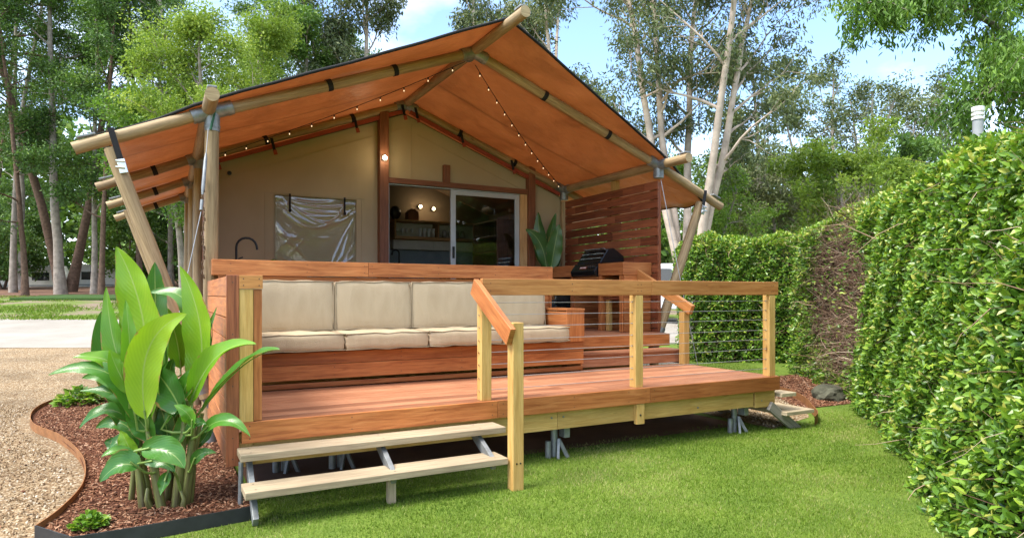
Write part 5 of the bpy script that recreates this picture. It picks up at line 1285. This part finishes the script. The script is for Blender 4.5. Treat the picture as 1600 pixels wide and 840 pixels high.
spec=[ # across, out, height, radius, crown base, crown radius, bark, label, leaves, stems
 (-30.5,40,25,.24,6,3.6,'bark_grey','slim pale trunked forest tree at the far left edge',15000,1),
 (-26.8,36,19,.20,4,3.2,'bark_dark','slim dark forest tree second from the left edge',14000,1),
 (-27.6,40.5,27,.50,10,5.6,'bark_dark','massive dark red-brown tree with twin trunks and wide spreading limbs on the left',30000,2),
 (-26.2,38,22,.36,7,3.4,'bark_grey','thick grey-brown trunk just right of the massive twin trunked tree',15000,1),
 (-24.6,38.5,20,.22,4,3.3,'bark_grey','slim grey trunked tree left of the tall leafy clump',14000,1),
 (-22.6,36,17,.20,3.5,3.0,'bark_dark','dark slender tree behind the tall leafy clump',14000,1),
 (-22.8,40,23,.22,6,3.4,'bark_dark','straight black trunked tree behind the splayed left leg',14000,1),
 (-19.6,40,22,.26,5,3.4,'bark_grey','grey trunked tree seen between the splayed leg and the front pole',14000,1),
 (-33,44,24,.25,3,4.2,'bark_grey','leafy tree beyond the left edge with low branches',16000,1),
 (-24.5,47,25,.25,3,4.6,'bark_grey','leafy mid green tree standing deep in the left wood',18000,1),
 (-18.5,47,25,.25,3,4.6,'bark_dark','leafy dark tree deep in the wood behind the left pole',18000,1),
 (-37.5,47,25,.25,3,4.8,'bark_dark','dark leafy tree deepest at the left edge of the wood',18000,1),
]
for a,o,h,r,cb,cr,bk,lb,nl,stn in spec:
    r*=.68
    tree('forest_tree',lb,spot(a,o),h,r,cb,cr,M[bk],M['fol_dark'],nl*1.4,.165,stems=stn,nb=18 if stn==1 else 13,clump=.80,flat=.6,spread=.16,group=GL,rise=.55,tone=rng.uniform(.50,.68))
for i,(a,o,h,lb) in enumerate([(-41,50,7,'bushy understorey tree at the far left edge of the wood'),(-35,45,5,'low bushy tree left of the massive twin trunks'),(-29.5,50,7,'bushy understorey tree behind the massive twin trunks'),(-26,52,8,'bushy understorey tree behind the slim grey trunk'),(-21,46,6,'low bushy tree behind the leafy clump'),(-16,50,8,'bushy understorey tree seen past the front left pole'),(-32,55,9,'taller bushy tree deep in the left wood'),(-20,56,9,'taller bushy tree deep behind the leafy clump')]):
    tree('bushy_tree',lb,spot(a,o),h,.10,.6,3.0,M['bark_dark'],M['fol_dark'] if i%2 else M['fol_bright'],11000,.26,stems=2,spread=.3,nb=9,clump=.9,group='understorey of the left wood',tone=rng.uniform(.45,.62))
for a,o,h,lb in ((-14.5,42,16.5,'forest tree whose crown shows just above the left roof slope near the feathery tree'),(-11.2,44,17,'forest tree peeping over the middle of the left roof slope'),(-8.2,43,14,'forest tree behind the ridge of the roof'),(-4.5,42,12,'lower forest tree hidden behind the roof'),(-1.0,44,12,'lower forest tree behind the right roof slope')):
    tree('forest_tree',lb,spot(a,o),h,.16,1.5,3.2,M['bark_grey'],M['fol_dark'],13000,.2,nb=18,clump=.75,flat=.55,group='forest trees behind the tent',rise=.55,tone=.58)
# light feathery trees behind the roof
tree('feathery_tree','light green feathery tree rising behind the left slope of the roof',spot(px(362,27),27),12.2,.22,5.0,3.0,M['bark_grey'],M['fol_light'],60000,.12,stems=2,spread=.22,nb=15,clump=.72,flat=.6,rise=.75,tone=.60,sub=6)
tree('feathery_tree','second light green tree left of the feathery one, lower and darker',spot(px(290,30),30),9.5,.2,3.2,2.6,M['bark_grey'],M['fol_bright'],28000,.15,stems=2,nb=13,clump=.7,flat=.55,tone=.55)
tree('feathery_tree','mid green tree right of the feathery one above the roof edge',spot(px(455,33),33),14.5,.2,5.5,2.6,M['bark_grey'],M['fol_dark'],20000,.2,nb=16,clump=.62,tone=.65)
GG='gum trees against the sky'
tree('gum_tree','grey-green gum tree above the middle of the left roof slope',spot(px(545,36),36),19.2,.28,8,3.0,M['bark_pale'],M['fol_gum'],30000,.24,stems=2,spread=.08,nb=14,ratio=.33,droop=.9,clump=.75,flat=.8,group=GG,rise=.8,tone=.5)
tree('gum_tree','sparse gum tree rising just left of the ridge pole end',spot(px(762,37),37),18.5,.25,10,2.5,M['bark_pale'],M['fol_gum'],13000,.24,nb=15,ratio=.33,droop=.9,clump=.7,flat=.8,group=GG,rise=.8,tone=.55)
tree('gum_tree','leafy gum tree rising just right of the ridge pole end',spot(px(880,34),34),18.5,.25,6,3.2,M['bark_pale'],M['fol_gum'],22000,.24,stems=2,nb=13,ratio=.33,droop=.9,clump=.75,flat=.8,group=GG,rise=.8,tone=.6)
# the big pale gum: several smooth stems
tree('gum_tree','tallest gum tree with several pale smooth stems behind the right roof edge',spot(px(1076,25),25),18.5,.23,6.0,4.0,M['bark_pale'],M['fol_gum'],60000,.18,stems=5,spread=.13,nb=13,ratio=.33,droop=.9,clump=.68,flat=.8,group=GG,rise=.85,tone=.5,wander=.07)
tree('gum_tree','gum tree behind the tallest pale stemmed one on its right',spot(px(1185,38),38),13.0,.2,3.5,3.2,M['bark_grey'],M['fol_gum'],14000,.22,nb=16,clump=.65,group=GG,tone=.6,rise=.7)
tree('gum_tree','distant umbrella crowned gum tree with open sky gaps right of centre',spot(px(1300,50),50),17.8,.3,8.5,4.2,M['bark_grey'],M['fol_gum'],6500,.30,stems=3,spread=.22,nb=9,ratio=.4,droop=.3,clump=.85,flat=.4,group=GG,rise=.8,tone=.5)
tree('gum_tree','distant umbrella crowned gum tree leaning right, second from the tall pale one',spot(px(1368,53),53),15.8,.28,8,4.2,M['bark_grey'],M['fol_gum'],6500,.30,stems=3,spread=.22,nb=9,ratio=.4,droop=.3,clump=.9,flat=.4,group=GG,rise=.8,tone=.5)
tree('gum_tree','far dusky gum tree above the hedge near the steel flue',spot(px(1462,56),56),17,.3,7,4.6,M['bark_grey'],M['fol_gum'],7500,.32,stems=2,nb=12,ratio=.4,droop=.4,clump=1.0,flat=.6,group=GG,rise=.8,tone=.45)
# bushes and smaller trees behind the hedges
GB='bushes and small trees behind the hedges'
tree('small_tree','olive green bushy tree left of the light green one behind the hedge',spot(px(1232,34),34),7.2,.16,1.0,3.0,M['bark_grey'],M['fol_gum'],26000,.17,stems=3,spread=.25,nb=10,clump=.7,group=GB,tone=.78)
tree('small_tree','light green spreading tree above the hedge bend',spot(px(1362,27),27),6.0,.16,2.2,3.0,M['bark_grey'],M['fol_light'],26000,.16,stems=3,spread=.35,nb=9,clump=.55,flat=.5,group=GB,tone=.55,rise=.6)
tree('small_tree','bright green bushy tree right of the slatted screen',spot(px(1100,31),31),6.6,.12,.5,2.4,M['bark_grey'],M['fol_bright'],24000,.13,stems=3,spread=.25,nb=10,clump=.45,group=GB,tone=.72)
tree('small_tree','bushy tree glimpsed in the gap between roof and screen',spot(px(985,31),31),5.5,.12,.5,2.2,M['bark_grey'],M['fol_bright'],14000,.17,stems=2,spread=.25,nb=10,clump=.5,group=GB,tone=.65)
tree('small_tree','bushy dark tree behind the square hedge',spot(px(1165,44),44),9.5,.16,.8,3.6,M['bark_grey'],M['fol_dark'],15000,.27,stems=2,spread=.25,nb=10,clump=.8,group=GB,tone=.72)
tree('small_tree','bushy dark tree behind the hedge crest at the right',spot(px(1445,42),42),9.5,.16,1.5,4.0,M['bark_grey'],M['fol_dark'],13000,.28,stems=2,spread=.25,nb=10,clump=.9,group=GB,tone=.65)
tree('small_tree','far bushy tree between the olive and the light green ones',spot(px(1300,52),52),8.5,.16,.8,4.4,M['bark_grey'],M['fol_gum'],13000,.3,stems=2,spread=.25,nb=10,clump=.9,group=GB,tone=.7)
# overhanging tree at the top right: trunk beyond the frame, limb reaching in
def overhang():
    root=thing('overhanging_tree',spot(10.6,12.2),'tree with fresh hanging leaves overhanging the top right corner','tree'); tb=Tubes(); br=Tubes(); tips=[]
    b0=np.array(spot(10.6,12.2)); tr=curve(b0,(-.03,.02,1),10,10,.03,.01); tb.add(tr,np.linspace(.24,.07,11),10)
    ac=np.array([_ac[0],_ac[1],0]); ou=np.array([_ou[0],_ou[1],0])
    def P(a,o,z): return np.array([*site(a,o),z])
    limbs=[[P(10.5,12.2,3.6),P(9.2,11.8,5.4),P(8.0,11.5,5.9),P(6.9,11.2,6.0),P(5.9,11,5.75)],[P(10.5,12.2,4.2),P(9.5,11.4,5.3),P(8.4,11.0,4.7),P(7.8,10.8,4.1)],[P(10.5,12.2,4.8),P(9.4,12,6.4),P(8,11.8,6.9),P(6.6,11.6,6.7)],[P(10.5,12.2,4.0),P(9.6,11.3,4.8),P(9.0,11.0,4.6)]]
    for lb in limbs:
        lb=np.array(lb); t=np.linspace(0,1,len(lb)); tt=np.linspace(0,1,14); c=np.stack([np.interp(tt,t,lb[:,q]) for q in range(3)],1); c[1:-1]=(c[:-2]+2*c[1:-1]+c[2:])/4; br.add(c,np.linspace(.075,.014,14),7)
        for k in range(3,14):
            for q in range(4):
                d=(c[k]-c[k-1]); d/=np.linalg.norm(d); d2=d*.6+rng.normal(0,.55,3); c2=curve(c[k],d2,rng.uniform(.4,.95),5,.16,-.06); br.add(c2,np.linspace(.012,.004,6),4); tips+=[c2[-1],c2[-2],c2[-3]]
    tb.build('trunk',M['bark_grey'],root); br.build('branches',M['bark_grey'],root)
    tips=np.array(tips); n=30000; i=rng.integers(0,len(tips),n); off=rng.normal(0,.12,(n,3)); ct=rng.normal(0,.12,len(tips))
    leafcloud('crown',tips[i]+off,unit(rnd(n)*.6+np.array([0,0,-.75])),rnd(n),rng.uniform(.075,.145,n),.30,np.clip(.44+ct[i]+rng.normal(0,.15,n),0,1),M['fol_bright'],root,'full',.2)
overhang()
# unseen trees added behind the viewer to darken reflections in door and window
for i,(x,y) in enumerate([(2,-27),(7,-25),(12,-24),(17,-22),(22,-20),(27,-17)]):
    tree('bushy_tree',['unseen bushy tree added for the reflection in the clear window','unseen bushy tree added for the reflection in the middle of the glazing','unseen bushy tree added for the reflection at the left of the glass door','unseen bushy tree added for the reflection in the middle of the glass door','unseen bushy tree added for the reflection at the right of the glass door','unseen bushy tree added beyond the right end of the reflected row'][i],Vector((x,y,GZ)),9,.14,.5,3.6,M['bark_dark'],M['fol_dark'],6000,.5,stems=2,spread=.25,nb=9,clump=1.1,group='unseen trees added behind the viewer for reflections',tone=.4)
# the far wood: one mass
def wood_mass():
    n=60000; a=rng.uniform(-75,70,n); o=rng.uniform(66,78,n); hgt=np.where(a<-8,15,8)+2.5*np.sin(a*.21)+1.5*np.sin(a*.53+1); z=rng.uniform(0,1,n)**.8*hgt
    P=to_world(np.stack([a,o],1),z+GZ+SLOPE*57); T_=np.clip(.66+.15*np.sin(a*.8)+rng.normal(0,.16,n),0,1)
    return leafcloud('far_wood',P,unit(rnd(n)),unit(rnd(n)+np.array([0,0,.7])),rng.uniform(.5,1.1,n),.7,T_,M['fol_dark'])
tag(wood_mass(),'far belt of woodland beyond the trees','woodland',kind='stuff')

# steel flue behind the hedge
fl=thing('flue_pipe',spot(px(1528,9.5),9.5),'grey steel flue pipe with a white slotted cap rising behind the hedge','flue pipe')
p=spot(px(1528,9.5),9.5); m=MB(); m.tube([p,p+Vector((0,0,3.95))],.068,18); m.build('pipe',M['concrete_grey'],fl)
m=MB(); m.tube([p+Vector((0,0,3.952)),p+Vector((0,0,4.13))],.05,14)
for z0,z1 in ((3.955,3.99),(4.02,4.05),(4.08,4.14)): m.tube([p+Vector((0,0,z0)),p+Vector((0,0,z1))],.082,18)
m.build('cap',M['white'],fl)
# artificial turf slab across the road
a0=spot(-22.5,33.2); tf=MB(); c=[spot(-24.6,32.0),spot(-17.5,32.0),spot(-17.2,35.2),spot(-24.2,35.2)]
tf.add([p+Vector((0,0,.0)) for p in c]+[p+Vector((0,0,.13)) for p in c],[(0,1,5,4),(1,2,6,5),(2,3,7,6),(3,0,4,7),(4,5,6,7),(3,2,1,0)],tint=.4)
tag(tf.build('turf_slab',plain('green_turf',(.04,.085,.018),.9,0,.3,20,.2,.5),None,.02),'flat slab edged in dark green turf across the road','turf slab')

# ------------------------------------------------------------------ vehicles
M['car_white']=plain('white_car_paint',(.70,.72,.74),.2,0,.02,3,.6); M['car_glass']=plain('car_window',(.02,.025,.03),.06,0,.1,3,.8); M['tyre']=plain('tyre_rubber',(.02,.02,.02),.85)
def place(o,loc,rz): o.location=loc; o.rotation_euler=(0,0,rz); return o
def vehicle(name,label,cat,loc,rz,L_,Wd,body_poly,glass_poly,wheels,wr,paint):
    t=bpy.data.objects.new(name,None); COL.objects.link(t); tag(t,label,cat)
    def part(mb,nm,mat,par=t,bev=0):
        o=mb.build(nm,mat,None,bev); o.parent=par; return o
    m=MB(); m.prism(body_poly,'y',-Wd/2,Wd/2); body=part(m,'body',paint,bev=.05)
    for gp in glass_poly:
        m=MB(); m.prism(gp,'y',-Wd/2-.004,Wd/2+.004); part(m,'side_window',M['car_glass'])
    for x in wheels:
        for s in (-1,1):
            m=MB(); m.tube([(x,s*(Wd/2-.20),wr),(x,s*(Wd/2+.01),wr)],wr,20); w=part(m,'wheel',M['tyre'])
            q=MB(); q.tube([(x,s*(Wd/2+.008),wr),(x,s*(Wd/2+.022),wr)],wr*.6,14); part(q,'rim',M['steel'],w)
    t.location=loc; t.rotation_euler=(0,0,rz); return t,part
car,part=vehicle('parked_car','white four wheel drive parked on the road behind the splayed right leg','car',spot(px(1052,20.6),20.6),R(-64),4.4,1.8,
 [(-2.15,.42),(-2.2,.85),(-2.0,1.0),(-1.75,1.72),(-1.4,1.82),(.35,1.80),(1.05,1.12),(2.0,1.0),(2.2,.8),(2.22,.42)],
 [[(-1.62,1.14),(-1.48,1.62),(-.35,1.66),(-.35,1.14)],[(-.27,1.14),(-.27,1.66),(.28,1.64),(.80,1.14)]],(-1.35,1.35),.36,M['car_white'])
m=MB(); m.obox((.72,0,1.46),Vector((.7,0,-.68)).normalized(),(0,1,0),Vector((.68,0,.7)).normalized(),.88,1.5,.012); part(m,'windscreen',M['car_glass'])
m=MB(); m.box(2.18,2.30,-.88,.88,.40,.62); part(m,'bumper',M['steel'],bev=.02)
m=MB(); m.box(2.19,2.235,-.45,.45,.66,.88); part(m,'grille',M['black'])
for s in (-1,1): m=MB(); m.box(2.10,2.225,s*.72-.16,s*.72+.16,.70,.90); part(m,'headlight',M['chrome'],bev=.02)
def caravan(label,loc,rz):
    t,part=vehicle('parked_caravan',label,'caravan',loc,rz,5,2.2,[(-2.4,.5),(-2.5,1.9),(-2.2,2.5),(2.1,2.5),(2.5,1.6),(2.4,.5)],[[(-1.8,1.35),(-1.8,1.95),(-.6,1.95),(-.6,1.35)],[(.5,1.35),(.5,1.95),(1.6,1.95),(1.6,1.35)]],(-.2,),.34,M['white'])
    m=MB(); m.box(-2.3,2.3,-1.11,1.11,.9,1.02); part(m,'stripe',M['concrete_grey']); return t
caravan('pale caravan glimpsed between the left trunks nearest the left edge',spot(-36.5,49.5,-.9),R(-10))
caravan('pale caravan glimpsed right of the massive twin trunks',spot(-31.5,51,-.9),R(8))
